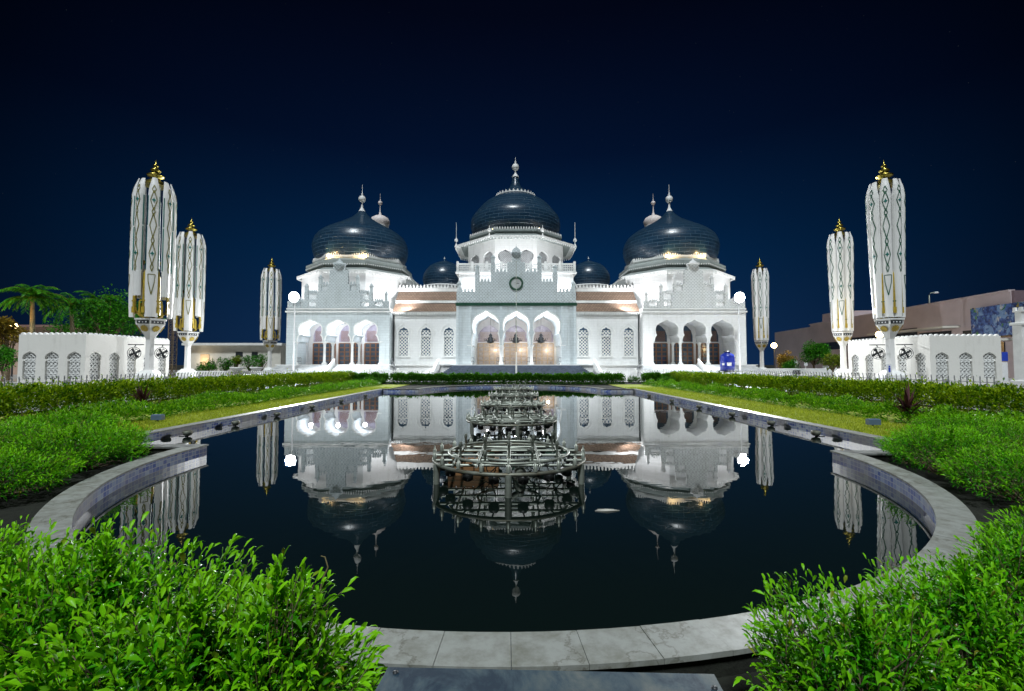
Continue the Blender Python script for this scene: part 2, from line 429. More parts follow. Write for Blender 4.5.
SLAB, _t, _b = new_mat('weathered_blue_metal')          # old paint worn off in cloudy patches and runs
_tc = N(_t, 'ShaderNodeTexCoord'); _mp = N(_t, 'ShaderNodeMapping'); _mp.inputs['Scale'].default_value = (1, .45, .45); _t.links.new(_tc.outputs['Object'], _mp.inputs[0])
_n = N(_t, 'ShaderNodeTexNoise', Scale=7.0, Detail=9.0, Roughness=0.68, Distortion=0.4); _t.links.new(_mp.outputs[0], _n.inputs['Vector'])
_r = ramp(_t, [(0.40, (0.010, 0.030, 0.055)), (0.49, (0.045, 0.080, 0.105)), (0.56, (0.08, 0.11, 0.12)), (0.68, (0.15, 0.165, 0.155))])
_t.links.new(_n.outputs['Fac'], _r.inputs[0]); _t.links.new(_r.outputs[0], _b.inputs['Base Color']); setin(_b, Roughness=0.6); _b.inputs['Specular IOR Level'].default_value = 0.2
LAMPGLOW = emit('flood_lamp_glow', (0.95, 0.98, 1.0), 60)
WARMGLOW = emit('warm_lamp_glow', (1.0, 0.72, 0.32), 30)
BLUESIGN = mat('blue_sign_paint', (0.02, 0.06, 0.45), 0.4)
CARW = mat('car_white', (0.7, 0.7, 0.7), 0.3)

# ------------------------------------------------------------------ mesh builder
class MB:
    def __init__(s): s.v, s.f, s.sm, s.uv = [], [], [], None
    def add(s, vs, fs, smooth=False):
        o = len(s.v)
        s.v += [tuple(v) for v in vs]
        s.f += [tuple(i + o for i in f) for f in fs]
        s.sm += [smooth] * len(fs)
        return s
    def box(s, x0, x1, y0, y1, z0, z1):
        return s.add([(x0, y0, z0), (x1, y0, z0), (x1, y1, z0), (x0, y1, z0), (x0, y0, z1), (x1, y0, z1), (x1, y1, z1), (x0, y1, z1)],
                     [(0, 3, 2, 1), (4, 5, 6, 7), (0, 1, 5, 4), (1, 2, 6, 5), (2, 3, 7, 6), (3, 0, 4, 7)])
    def bbox(s, x0, x1, y0, y1, z0, z1, b=0.02):
        """box with its upper edges chamfered"""
        v = [(x0, y0, z0), (x1, y0, z0), (x1, y1, z0), (x0, y1, z0), (x0, y0, z1 - b), (x1, y0, z1 - b), (x1, y1, z1 - b), (x0, y1, z1 - b),
             (x0 + b, y0 + b, z1), (x1 - b, y0 + b, z1), (x1 - b, y1 - b, z1), (x0 + b, y1 - b, z1)]
        f = [(0, 3, 2, 1), (8, 9, 10, 11)]
        for i in range(4):
            j = (i + 1) % 4
            f += [(i, j, j + 4, i + 4), (i + 4, j + 4, j + 8, i + 8)]
        return s.add(v, f)
    def tube(s, pts, r, n=8, cap=True, smooth=True):
        pts = [Vector(p) for p in pts]
        rs = r if isinstance(r, (list, tuple)) else [r] * len(pts)
        vs, fs = [], []
        for i, p in enumerate(pts):
            d = (pts[min(i + 1, len(pts) - 1)] - pts[max(i - 1, 0)]).normalized()
            a = Vector((0, 0, 1)) if abs(d.z) < 0.9 else Vector((1, 0, 0))
            u = d.cross(a).normalized(); w = d.cross(u)
            for k in range(n):
                t = 2 * PI * k / n
                vs.append(p + (u * math.cos(t) + w * math.sin(t)) * rs[i])
        for i in range(len(pts) - 1):
            for k in range(n):
                fs.append((i * n + k, i * n + (k + 1) % n, (i + 1) * n + (k + 1) % n, (i + 1) * n + k))
        s.add(vs, fs, smooth)
        if cap:
            s.add(vs[:n], [tuple(range(n))]); s.add(vs[-n:], [tuple(range(n))])
        return s
    def ring(s, c, rad, r, n=40, m=6, axis='z'):
        vs, fs = [], []
        for i in range(n):
            a = 2 * PI * i / n
            for k in range(m):
                t = 2 * PI * k / m
                q, h = rad + r * math.cos(t), r * math.sin(t)
                p = (q * math.cos(a), q * math.sin(a), h) if axis == 'z' else (q * math.cos(a), h, q * math.sin(a))
                vs.append((c[0] + p[0], c[1] + p[1], c[2] + p[2]))
        for i in range(n):
            for k in range(m):
                fs.append((i * m + k, ((i + 1) % n) * m + k, ((i + 1) % n) * m + (k + 1) % m, i * m + (k + 1) % m))
        return s.add(vs, fs, True)
    def lathe(s, c, prof, n=32, rot=0.0, smooth=True, a0=0.0, a1=2 * PI):
        """profile of (radius, z) turned about the vertical through c"""
        full = abs(a1 - a0 - 2 * PI) < 1e-6
        m = n if full else n + 1
        vs, fs = [], []
        for (r, z) in prof:
            for k in range(m):
                a = rot + a0 + (a1 - a0) * k / n
                vs.append((c[0] + r * math.cos(a), c[1] + r * math.sin(a), c[2] + z))
        for i in range(len(prof) - 1):
            for k in range(n):
                k2 = (k + 1) % m
                fs.append((i * m + k, i * m + k2, (i + 1) * m + k2, (i + 1) * m + k))
        s.add(vs, fs, smooth)
        if full:
            if prof[0][0] > 1e-4: s.add(vs[:n], [tuple(reversed(range(n)))])
            if prof[-1][0] > 1e-4: s.add(vs[-n:], [tuple(range(n))])
        return s
    def prism(s, poly, d0, d1, holes=(), fr=None):
        """polygon (u, v) with holes, extruded from depth d0 to d1; default frame u=x, v=z, depth=y"""
        O, U, V, W = fr or ((0, 0, 0), (1, 0, 0), (0, 0, 1), (0, 1, 0))
        O, U, V, W = Vector(O), Vector(U), Vector(V), Vector(W)
        loops = [list(poly)] + [list(h) for h in holes]
        tri = tessellate_polygon([[Vector((a, b, 0)) for a, b in l] for l in loops])
        flat = [p for l in loops for p in l]
        n = len(flat)
        vs = [O + U * a + V * b + W * d0 for a, b in flat] + [O + U * a + V * b + W * d1 for a, b in flat]
        fs = []
        for t in tri:
            fs += [tuple(t), tuple(i + n for i in reversed(t))]
        o = 0
        for l in loops:
            k = len(l)
            for i in range(k):
                j = (i + 1) % k
                fs.append((o + i, o + j, o + j + n, o + i + n))
            o += k
        return s.add(vs, fs)
    def build(s, name, m, parent=None, bevel=0):
        me = bpy.data.meshes.new(name)
        off = WL.get(parent.name, Vector()) if parent else Vector()
        me.from_pydata([tuple(Vector(v) - off) for v in s.v], [], s.f)
        me.polygons.foreach_set('use_smooth', s.sm)
        me.materials.append(m)
        if s.uv:
            ul = me.uv_layers.new(name='UVMap')
            for li, l in enumerate(me.loops):
                ul.data[li].uv = s.uv[l.vertex_index]
        me.validate(); me.update()
        o = bpy.data.objects.new(name, me)
        COL.objects.link(o)
        if parent:
            o.parent = parent
            WL[o.name] = off
        return o
WL = {}
def arrays_obj(name, V, Fc, m, parent=None, smooth=False, tip=None):
    me = bpy.data.meshes.new(name)
    off = WL.get(parent.name, Vector()) if parent else Vector()
    V = np.asarray(V, dtype=np.float32) - np.array(off, dtype=np.float32)
    k = Fc.shape[1]
    me.vertices.add(len(V)); me.vertices.foreach_set('co', V.ravel())
    me.loops.add(Fc.size); me.loops.foreach_set('vertex_index', Fc.ravel().astype(np.int32))
    me.polygons.add(len(Fc))
    me.polygons.foreach_set('loop_start', np.arange(0, Fc.size, k, dtype=np.int32))
    me.polygons.foreach_set('loop_total', np.full(len(Fc), k, dtype=np.int32))
    if smooth: me.polygons.foreach_set('use_smooth', np.ones(len(Fc), dtype=bool))
    me.materials.append(m)
    if tip is not None:
        at_ = me.attributes.new('tip', 'FLOAT', 'POINT'); at_.data.foreach_set('value', np.asarray(tip, dtype=np.float32))
    me.update(calc_edges=True)
    o = bpy.data.objects.new(name, me)
    COL.objects.link(o)
    if parent:
        o.parent = parent
        WL[o.name] = off
    return o
def tag(o, label=None, cat=None, group=None, kind=None):
    if label: o['label'] = label
    if cat: o['category'] = cat
    if group: o['group'] = group
    if kind: o['kind'] = kind
    return o
def thing(name, label, cat, loc=(0, 0, 0), group=None):
    o = bpy.data.objects.new(name, None)
    o.location = loc
    o.empty_display_size = 0.3
    COL.objects.link(o)
    WL[o.name] = Vector(loc)
    return tag(o, label, cat, group)
def copy_tree(o, parent=None):
    c = o.copy(); COL.objects.link(c)
    if parent: c.parent = parent
    for ch in list(o.children): copy_tree(ch, c)
    return c
def struct(o, label, cat):
    return tag(o, label, cat, kind='structure')
def point(name, loc, energy, col=(1, 1, 1), r=0.25, parent=None):
    l = bpy.data.lights.new(name, 'POINT'); l.energy = energy; l.color = col; l.shadow_soft_size = r
    o = bpy.data.objects.new(name, l)
    COL.objects.link(o)
    o.location = Vector(loc)
    return o
def area(name, loc, target, energy, sx, sy, col=(1, 1, 1)):
    l = bpy.data.lights.new(name, 'AREA'); l.energy = energy; l.color = col; l.shape = 'RECTANGLE'; l.size = sx; l.size_y = sy
    o = bpy.data.objects.new(name, l)
    COL.objects.link(o)
    o.location = loc
    o.rotation_euler = (Vector(target) - Vector(loc)).to_track_quat('-Z', 'Y').to_euler()
    return o
def spot(name, loc, target, energy, deg, col=(1, 1, 1), r=0.3, blend=0.5):
    l = bpy.data.lights.new(name, 'SPOT'); l.energy = energy; l.color = col; l.spot_size = R(deg); l.spot_blend = blend; l.shadow_soft_size = r
    o = bpy.data.objects.new(name, l)
    COL.objects.link(o)
    o.location = loc
    o.rotation_euler = (Vector(target) - Vector(loc)).to_track_quat('-Z', 'Y').to_euler()
    return o

# ------------------------------------------------------------------ ground, water, pool edge
PX, PR, PW, PY0, PY1 = -0.26, 6.05, 8.23, 8.82, 30.0
AX = -0.08
PL, PRR = 9.2, 8.55            # the two shoulders are not quite level
GZ, CZ = 0.06, 0.22
def pool_outline(n=96):
    p = []
    a0, a1 = PI - math.asin((PL - PY0) / PR), 2 * PI + math.asin((PRR - PY0) / PR)
    for i in range(n + 1):
        a = a0 + (a1 - a0) * i / n
        p.append((AX + PR * math.cos(a), PY0 + PR * math.sin(a)))
    p += [(PX + PW, PRR), (PX + PW, PY1)]
    for i in range(n + 1):
        a = PI * i / n
        p.append((AX + PR * math.cos(a), PY1 + PR * math.sin(a)))
    p += [(PX - PW, PY1), (PX - PW, PL)]
    return p
def offset(poly, d):
    n, out = len(poly), []
    for i in range(n):
        a, b, c = Vector(poly[i - 1]), Vector(poly[i]), Vector(poly[(i + 1) % n])
        d1, d2 = (b - a).normalized(), (c - b).normalized()
        n1, n2 = Vector((d1.y, -d1.x)), Vector((d2.y, -d2.x))
        m = (n1 + n2).normalized()
        out.append(b + m * (d / max(0.35, m.dot(n1))))
    return [(p.x, p.y) for p in out]
OUT = pool_outline()
XY = ((0, 0, 0), (1, 0, 0), (0, 1, 0), (0, 0, 1))
def sheet(name, poly, z, m, holes=()):
    mb = MB()
    loops = [list(poly)] + [list(h) for h in holes]
    tri = tessellate_polygon([[Vector((a, b, 0)) for a, b in l] for l in loops])
    vs = [(a, b, z) for l in loops for a, b in l]
    fs = []
    for t in tri:
        a, b, c = (Vector(vs[i]) for i in t)
        fs.append(tuple(t) if (b - a).cross(c - a).z > 0 else tuple(reversed(t)))
    mb.add(vs, fs)
    return mb.build(name, m)
tag(sheet('ground', [(-900, -60), (900, -60), (900, 1500), (-900, 1500)], GZ, SOIL, [offset(OUT, 0.15)]), kind='structure')
tag(sheet('plaza', [(-120, 4), (-17, 4), (-17, 43.2), (17, 43.2), (17, 4), (120, 4), (120, 140), (-120, 140)], 0.16, PAVE), kind='structure')
tag(sheet('lawn', [(-16.9, 9.4), (-8.8, 9.4), (-8.8, 39.5), (-16.9, 39.5)], GZ + 0.03, LAWN), kind='structure')
tag(sheet('lawn', [(8.28, 9.0), (16.9, 9.0), (16.9, 39.5), (8.28, 39.5)], GZ + 0.03, LAWN), kind='structure')
tag(sheet('water', offset(OUT, 0.02), 0.0, WATER), kind='structure')

pool = thing('reflecting_pool', 'long reflecting pool edged with pale marble coping and blue tiled walls', 'pool', (PX, 19, 0))
def resample(poly, step):
    out = []
    n = len(poly)
    for i in range(n):
        a, b = Vector(poly[i]), Vector(poly[(i + 1) % n])
        k = max(1, round((b - a).length / step))
        for j in range(k): out.append(tuple(a.lerp(b, j / k)))
    return out
def coping(pin, pout, mark, name, m):
    """slabs with open joints between the two lines; mark = points per slab"""
    mb = MB()
    n = len(pin)
    i = 0
    while i < n - 1:
        j = min(i + mark, n - 1)
        ins, outs = [Vector(p) for p in pin[i:j + 1]], [Vector(p) for p in pout[i:j + 1]]
        g = 0.0016
        for L in (ins, outs):
            L[0] = L[0] + (L[1] - L[0]).normalized() * g
            L[-1] = L[-1] + (L[-2] - L[-1]).normalized() * g
        k = len(ins); dz = random.uniform(-0.002, 0.002)
        vs = [(p.x, p.y, CZ + dz) for p in ins] + [(p.x, p.y, CZ + dz) for p in outs] + \
             [(p.x, p.y, CZ - 0.03) for p in ins] + [(p.x, p.y, CZ - 0.03) for p in outs]
        fs = []
        for q in range(k - 1):
            fs += [(q, k + q, k + q + 1, q + 1), (2 * k + q, 2 * k + q + 1, 3 * k + q + 1, 3 * k + q),
                   (q, q + 1, 2 * k + q + 1, 2 * k + q), (k + q, 3 * k + q, 3 * k + q + 1, k + q + 1)]
        fs += [(0, 2 * k, 3 * k, k), (k - 1, 2 * k - 1, 4 * k - 1, 3 * k - 1)]
        mb.add(vs, fs)
        i = j
    return mb.build(name, m, pool)
CW = 0.29
OO = offset(OUT, CW)
OI = offset(OUT, -0.025)
def span(i0, i1, step=None):
    a, b = OI[i0:i1 + 1], OO[i0:i1 + 1]
    if step:
        L = (Vector(a[1]) - Vector(a[0])).length; k = max(1, round(L / step))
        a = [tuple(Vector(a[0]).lerp(Vector(a[1]), j / k)) for j in range(k + 1)]
        b = [tuple(Vector(b[0]).lerp(Vector(b[1]), j / k)) for j in range(k + 1)]
    return a, b
n = 96
coping(*span(0, n), 2, 'curved_coping', MARBLE)
coping(*span(n, n + 1, 0.9), 1, 'coping', MARBLED)
coping(*span(n + 1, n + 2, 1.0), 1, 'coping', MARBLE)
coping(*span(n + 2, n + 3, 0.9), 1, 'coping', MARBLED)
coping(*span(n + 3, 2 * n + 3), 2, 'curved_coping', MARBLE)
coping(*span(2 * n + 3, 2 * n + 4, 0.9), 1, 'coping', MARBLED)
coping(*span(2 * n + 4, 2 * n + 5, 1.0), 1, 'coping', MARBLE)
OIc, OOc = OI + [OI[0]], OO + [OO[0]]
coping([OI[-1], OI[0]], [OO[-1], OO[0]], 1, 'coping', MARBLED)
def skirt(line, z0, z1, name, m, uvs=False):
    mb = MB(); uv = []
    vs, fs, s = [], [], 0.0
    pts = list(line) + [line[0]]
    for i, p in enumerate(pts):
        if i: s += (Vector(p) - Vector(pts[i - 1])).length
        vs += [(p[0], p[1], z0), (p[0], p[1], z1)]
        uv += [(s, z0), (s, z1)]
    for i in range(len(pts) - 1): fs.append((2 * i, 2 * i + 1, 2 * i + 3, 2 * i + 2))
    mb.add(vs, fs); mb.uv = uv if uvs else None
    return mb.build(name, m, pool)
skirt(OUT, -0.6, CZ - 0.03, 'tiled_wall', TILE, True)
skirt(offset(OUT, CW - 0.03), -0.05, CZ - 0.03, 'outer_kerb_wall', SOIL)  # near-black colour paints the shade of this outward face into the wall

# ------------------------------------------------------------------ the mosque
X0, FL = 0.6, 1.82
mosque = thing('mosque', 'white floodlit mosque with three big dark shingled domes beyond the pool', 'mosque', (X0, 70, 0.16))
MQ = mosque
def bez(a, c, b, n=6):
    return [((1 - t) ** 2 * a[0] + 2 * t * (1 - t) * c[0] + t * t * b[0], (1 - t) ** 2 * a[1] + 2 * t * (1 - t) * c[1] + t * t * b[1])
            for t in (i / n for i in range(1, n + 1))]
def half_arch(hc, zc, hn, zn, hb, zb, za):
    p = [(hc, zc)]
    p += bez((hc, zc), (hc - 0.02, zn - 0.3 * (zn - zc)), (hn, zn), 6)
    p += bez((hn, zn), (hb, zn + 0.1 * (zb - zn)), (hb, zb), 6)
    q = (hb * 0.60, zb + 0.66 * (za - zb))
    p += bez((hb, zb), (hb, zb + 0.42 * (za - zb)), q, 7)
    p += bez(q, (hb * 0.16, zb + 0.86 * (za - zb)), (0, za), 5)
    return p
def arch_loop(cx, prof):
    """closed upward loop: right half mirrored"""
    l = [(cx - d, z) for d, z in prof]
    r = [(cx + d, z) for d, z in reversed(prof[:-1])]
    return l + r
def arcade_poly(centers, W, xin, z0, ztop, prof):
    p = [(-W, z0), (-W, ztop), (W, ztop), (W, z0), (xin, z0), (xin, prof[0][1])]
    for c in reversed(centers):
        p += list(reversed(arch_loop(c, prof)))
    p += [(-xin, prof[0][1]), (-xin, z0)]
    return p
def column(mb, x, y, z0, z1, r):
    mb.box(x - r * 1.5, x + r * 1.5, y - r * 1.5, y + r * 1.5, z0, z0 + r * 1.1)
    mb.lathe((x, y, 0), [(r * 1.35, z0 + r * 1.1), (r * 1.35, z0 + r * 1.5), (r, z0 + r * 2), (r * .9, z1 - r * 2.4), (r * 1.2, z1 - r * 2.3),
                         (r * 1.0, z1 - r * 1.9), (r * 1.7, z1 - r * 0.5)], 14)
    mb.box(x - r * 1.8, x + r * 1.8, y - r * 1.8, y + r * 1.8, z1 - r * 0.5, z1 - 0.004)
def lattice(mb, x0, x1, z0, z1, y, cell, t=0.04, d=0.06, fr=None):
    """crossed diagonal bars clipped to a rectangle; optional (x,y) -> 3-D frame"""
    O, U, V, W = fr or ((0, 0, 0), (1, 0, 0), (0, 0, 1), (0, 1, 0))
    O, U, V, W = Vector(O), Vector(U), Vector(V), Vector(W)
    def bar(a, b, dd):
        a, b = Vector(a), Vector(b)
        u = (b - a)
        if u.length < 0.05: return
        u.normalize(); nrm = Vector((-u.y, u.x)) * t / 2
        q = [a - nrm, b - nrm, b + nrm, a + nrm]
        lo = [O + U * p.x + V * p.y + W * (y + dd) for p in q]; hi = [O + U * p.x + V * p.y + W * (y + dd + d) for p in q]
        mb.add(lo + hi, [(0, 1, 2, 3), (7, 6, 5, 4), (0, 4, 5, 1), (1, 5, 6, 2), (2, 6, 7, 3), (3, 7, 4, 0)])
    w, h = x1 - x0, z1 - z0
    k = int((w + h) / cell) + 1
    for i in range(1, k + 1):
        c = i * cell
        a = (x0 + max(0, c - h), z0 + min(c, h)); b = (x0 + min(c, w), z0 + max(0, c - w))
        if c < w + h: bar(a, b, 0)
        a = (x1 - max(0, c - h), z0 + min(c, h)); b = (x1 - min(c, w), z0 + max(0, c - w))
        if c < w + h: bar(a, b, 0.003)
def oct_pts(c, Rr):
    return [Vector((c[0] + Rr * math.cos(R(22.5 + 45 * k)), c[1] + Rr * math.sin(R(22.5 + 45 * k)), 0)) for k in range(8)]
def oct_lathe(mb, c, prof):
    return mb.lathe((c[0], c[1], 0), prof, 8, R(22.5), False)
def fringe(mb, pts, z, w, h, step, closed=True, t=0.10):
    """a row of small rounded leaves standing (h>0) or hanging (h<0) along a line"""
    m = len(pts)
    for i in range(m if closed else m - 1):
        a, b = Vector(pts[i]), Vector(pts[(i + 1) % m])
        u = (b - a); L = u.length; u.normalize(); nn = Vector((-u.y, u.x, 0)) * t / 2
        k = max(1, int(L / step))
        for j in range(k):
            c = a + u * (L * (j + .5) / k)
            q = [(-w / 2, 0), (w / 2, 0), (w / 2, h * .55), (0, h), (-w / 2, h * .55)]
            lo = [c - nn + u * p + Vector((0, 0, z + r)) for p, r in q]; hi = [c + nn + u * p + Vector((0, 0, z + r)) for p, r in q]
            mb.add(lo + hi, [(0, 1, 2, 3, 4), (9, 8, 7, 6, 5)] + [(e, (e + 1) % 5, (e + 1) % 5 + 5, e + 5) for e in range(5)])
def merlons(mb, x0, x1, z, y, w, h, t):
    fringe(mb, [(x0, y, 0), (x1, y, 0)], z, w, h, w * 1.35, False, t)
def pinnacle(mb, x, y, z, w, h):
    mb.bbox(x - w / 2, x + w / 2, y - w / 2, y + w / 2, z, z + h * 0.62, 0.03)
    mb.bbox(x - w * .68, x + w * .68, y - w * .68, y + w * .68, z + h * 0.62, z + h * 0.70, 0.03)
    mb.lathe((x, y, z), [(w * .46, h * .70), (w * .5, h * .78), (w * .30, h * .88), (w * .10, h * .93), (0.001, h)], 10)
def finial(mb, c, z0, zball, rball, ztip):
    h = zball - z0
    mb.lathe((c[0], c[1], 0), [(rball * 1.0, z0 - .25), (rball * .6, z0 + h * .08), (rball * .3, z0 + h * .28), (rball * .22, z0 + h * .55)] +
             [(max(.01, rball * math.sin(PI * i / 12)), zball - rball * math.cos(PI * i / 12)) for i in range(1, 12)] +
             [(rball * .16, zball + rball * 1.15), (rball * .30, zball + rball * 1.4), (rball * .12, zball + rball * 1.7), (0.04, zball + rball * 2.2), (0.03, ztip)], 20)
def mesh_at(mb, name, m, parent, origin):
    """build with the object's own origin at the given world point (textures run round it)"""
    o = mb.build(name, m, parent)
    d = Vector(origin) - WL.get(parent.name, Vector())
    for v in o.data.vertices: v.co -= d
    o.location = d
    WL[o.name] = Vector(origin)
    return o

# --- domed halls -------------------------------------------------------------
def onion(c, prof, fin):
    mb = MB()
    fine = []
    for i in range(len(prof) - 1):                       # smooth the profile (Catmull-Rom)
        p0, p1, p2, p3 = prof[max(0, i - 1)], prof[i], prof[i + 1], prof[min(len(prof) - 1, i + 2)]
        for t in (0, .25, .5, .75):
            fine.append(tuple(0.5 * (2 * p1[k] + (p2[k] - p0[k]) * t + (2 * p0[k] - 5 * p1[k] + 4 * p2[k] - p3[k]) * t * t +
                                     (3 * p1[k] - p0[k] - 3 * p2[k] + p3[k]) * t ** 3) for k in (0, 1)))
    fine.append(prof[-1])
    zc = prof[0][1]
    mb.lathe((c[0], c[1], 0), [(max(0.02, r), z) for r, z in fine], 72)
    d = mesh_at(mb, 'dome', DOME, MQ, (c[0], c[1], zc))
    f = MB(); finial(f, c, *fin); f.build('finial', TRIM, d)
    return d
def hall(sx):
    c = (X0 + sx * 25.15, 73.5)
    zs = lambda y: zat(y, 73.5)
    b = MB()
    oct_lathe(b, c, [(8.75, 8.0), (8.75, 15.55)])
    b.build('octagonal_wall', WHITE, MQ)
    b = MB()
    oct_lathe(b, c, [(8.7, 15.55), (9.45, 15.2), (9.5, 15.38), (9.2, 15.5)])
    fringe(b, oct_pts(c, 9.46), 15.2, 0.22, -0.3, 0.42)
    b.build('eave', TRIM, MQ)
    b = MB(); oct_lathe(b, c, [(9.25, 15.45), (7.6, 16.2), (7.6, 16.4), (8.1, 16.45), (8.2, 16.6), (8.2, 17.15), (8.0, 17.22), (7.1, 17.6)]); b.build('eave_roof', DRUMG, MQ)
    b = MB(); fringe(b, oct_pts(c, 8.22), 16.62, 0.2, -0.24, 0.34); b.build('eave_fringe', TRIM, MQ)
    b = MB()
    oct_lathe(b, c, [(7.1, 17.55), (7.3, 17.8), (7.3, 18.05), (6.8, 18.1)])
    fringe(b, oct_pts(c, 7.22), 18.05, 0.2, 0.34, 0.34)
    b.build('drum_cornice', TRIM, MQ)
    zb = 18.0
    prof = [(6.7, zb), (7.1, zb + .8), (7.42, zb + 2.1), (7.35, zb + 3.1), (6.85, zb + 4.2), (5.85, zb + 5.1), (4.4, zb + 5.95), (3.0, zb + 6.75), (1.75, zb + 7.55), (0.85, zb + 8.4), (0.35, zb + 9.1)]
    ztop = zb + 9.0
    onion(c, prof, (ztop, zs(199.2), 0.58, zs(184.5)))
hall(-1); hall(1)

def small_dome(px, py_top, py_base, r, Y, ):
    c = (xat(px, Y), Y)
    z0, z1 = zat(py_base, Y), zat(py_top, Y)
    h = z1 - z0
    b = MB(); b.lathe((c[0], c[1], 0), [(r * 1.1, z0 - 6), (r * 1.1, z0 + .3), (r * 1.16, z0 + .5), (r, z0 + .8)], 24, 0, False); b.build('rear_drum', WHITE, MQ)
    prof = [(r * .92, z0 + .6), (r, z0 + h * .35), (r * .93, z0 + h * .6), (r * .68, z0 + h * .84), (r * .32, z0 + h * .97), (0.1, z0 + h * 1.05)]
    onion(c, prof, (z0 + h * 1.03, z0 + h * 1.03 + .5, .18, z0 + h * 1.03 + .9))
small_dome(444, 262, 291, 4.3, 92); small_dome(589, 262, 291, 4.3, 92)

# --- central tower -----------------------------------------------------------
C = (X0, 78.0)
zc_ = lambda y: zat(y, 78)
ze = zat(246.6, 73.9)
b = MB()
oct_lathe(b, C, [(8.5, ze + .75), (10.7, ze), (10.75, ze + .2), (10.4, ze + .32)])
fringe(b, oct_pts(C, 10.68), ze, 0.26, -0.36, 0.46)
b.build('eave', TRIM, MQ)
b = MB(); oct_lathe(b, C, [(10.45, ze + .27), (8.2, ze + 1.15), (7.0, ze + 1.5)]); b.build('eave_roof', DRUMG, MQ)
b = MB(); oct_lathe(b, C, [(7.0, ze + 1.0), (7.0, zat(235, 70.9)), (7.75, zat(235, 70.9) + .02), (7.85, zat(232.5, 70.9)), (8.1, zat(232, 70.9) + .05), (8.3, zat(230.5, 70.3)), (8.3, zat(228.5, 70.3)), (7.4, zat(227, 70.3))])
b.build('drum_cornice', DRUMG, MQ)
b = MB(); fringe(b, oct_pts(C, 8.2), zat(228.5, 70.3) - .02, 0.24, 0.42, 0.4); b.build('drum_cresting', TRIM, MQ)
zb = zat(226.5, 71.0)
zr = zat(191.5, 74.7)
H = zr - zb
prof = [(7.15, zb), (7.6, zb + H * .14), (7.72, zb + H * .30), (7.5, zb + H * .46), (6.65, zb + H * .62), (5.7, zb + H * .78), (4.5, zb + H * .91), (3.25, zr + .05), (2.4, zr + .7), (1.6, zr + 1.4), (0.95, zr + 2.1), (0.35, zc_(175.5))]
dm = onion(C, prof, (zc_(176), zc_(167.3), 0.62, zc_(157)))
b = MB(); b.lathe((C[0], C[1], 0), [(3.3, zr - .12), (3.5, zr - .05), (3.5, zr + .12), (3.2, zr + .16)], 32)
fringe(b, [Vector((C[0] + 3.4 * math.cos(2 * PI * k / 32), C[1] + 3.4 * math.sin(2 * PI * k / 32), 0)) for k in range(32)], zr + .1, .3, .42, .6)
b.build('crown_ring', TRIM, dm)
for p in oct_pts(C, 10.55):
    if p.y < 76:
        f = MB(); finial(f, (p.x, p.y), ze + .2, ze + 1.05, 0.3, ze + 3.0 + (1.0 if abs(p.x - X0) > 8 else -1.2)); f.build('corner_finial', TRIM, MQ)
# tower walls: each face pierced by two arched openings, a lit gallery behind
zt0 = 14.9
side = 2 * 8.5 * math.sin(R(22.5))
prof2 = half_arch(0.95, zt0 + 1.8, 0.85, zt0 + 3.1, 1.15, zt0 + 3.9, zt0 + 4.9)
for k in range(8):
    am = R(45 * k + 45)
    mid = Vector((C[0] + 8.5 * math.cos(R(22.5)) * math.cos(am), C[1] + 8.5 * math.cos(R(22.5)) * math.sin(am), 0))
    if math.sin(am) > 0.3: 
        holes = []
    else:
        holes = [arch_loop(s * 1.62, prof2) for s in (-1, 1)]
    u = Vector((-math.sin(am), math.cos(am), 0))
    b = MB(); b.prism([(-side / 2, zt0), (-side / 2, ze + .72), (side / 2, ze + .72), (side / 2, zt0)], 0, -0.45, holes,
                      (mid, u, (0, 0, 1), (math.cos(am), math.sin(am), 0)))
    b.build('tower_wall', WHITE, MQ)
    if holes:
        b = MB()
        for s in (-1, 1):
            lattice(b, s * 1.62 - 1.1, s * 1.62 + 1.1, zt0 + 1.85, zt0 + 4.6, -.3, .3, .05, .05, (mid, u, (0, 0, 1), (math.cos(am), math.sin(am), 0)))
        b.build('tower_lattice', LATTICE, MQ)
b = MB(); oct_lathe(b, C, [(7.0, zt0), (7.0, ze + .7)]); b.build('tower_core', PANEL, MQ)

# --- portal ------------------------------------------------------------------
PWH = 8.45
P0 = lambda l: [(X0 + a, z) for a, z in l]
zcap, za = zat(345, 64), zat(311, 64)
pp = half_arch(1.92, zcap, 1.62, zat(333, 64), 1.82, zat(325, 64), za)
zband = zat(304.4, 64)
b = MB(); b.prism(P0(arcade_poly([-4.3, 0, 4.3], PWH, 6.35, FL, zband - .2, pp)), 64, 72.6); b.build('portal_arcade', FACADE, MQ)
for dx in (-6.6, -2.15, 2.15, 6.6):
    for y in (64.35, 65.1, 68.3, 72.2):
        b = MB(); column(b, X0 + dx, y, FL, zcap, 0.2); b.build('column', TRIM, MQ)
b = MB()
for dx in (-8.3, -6.45, -2.15, 2.15, 6.45, 8.3):
    w = .14 if abs(dx) < 8 else .15
    z0_ = zcap + 1.2 if abs(dx) < 8 else FL
    b.bbox(X0 + dx - w, X0 + dx + w, 63.9, 63.998, z0_, zband - .22, .02)
b.box(X0 - 8.4, X0 + 8.4, 63.93, 63.996, zat(308.5, 64), zat(307.6, 64))
b.build('pilaster_relief', FACADE, MQ)
# white moulding round each arch
b = MB()
for c in (-4.3, 0, 4.3):
    out = [(d + .16 * (1 if d > .3 else d / .3), z + .12) for d, z in pp]
    lo, li = arch_loop(X0 + c, out), arch_loop(X0 + c, pp)
    b.prism(li + list(reversed(lo)), 63.94, 64.05)
b.build('arch_moulding', TRIM, MQ)
b = MB(); b.box(X0 - PWH - .12, X0 + PWH + .12, 63.85, 64.4, zband - .2, zband + .22); b.build('green_band', GREEN, MQ)
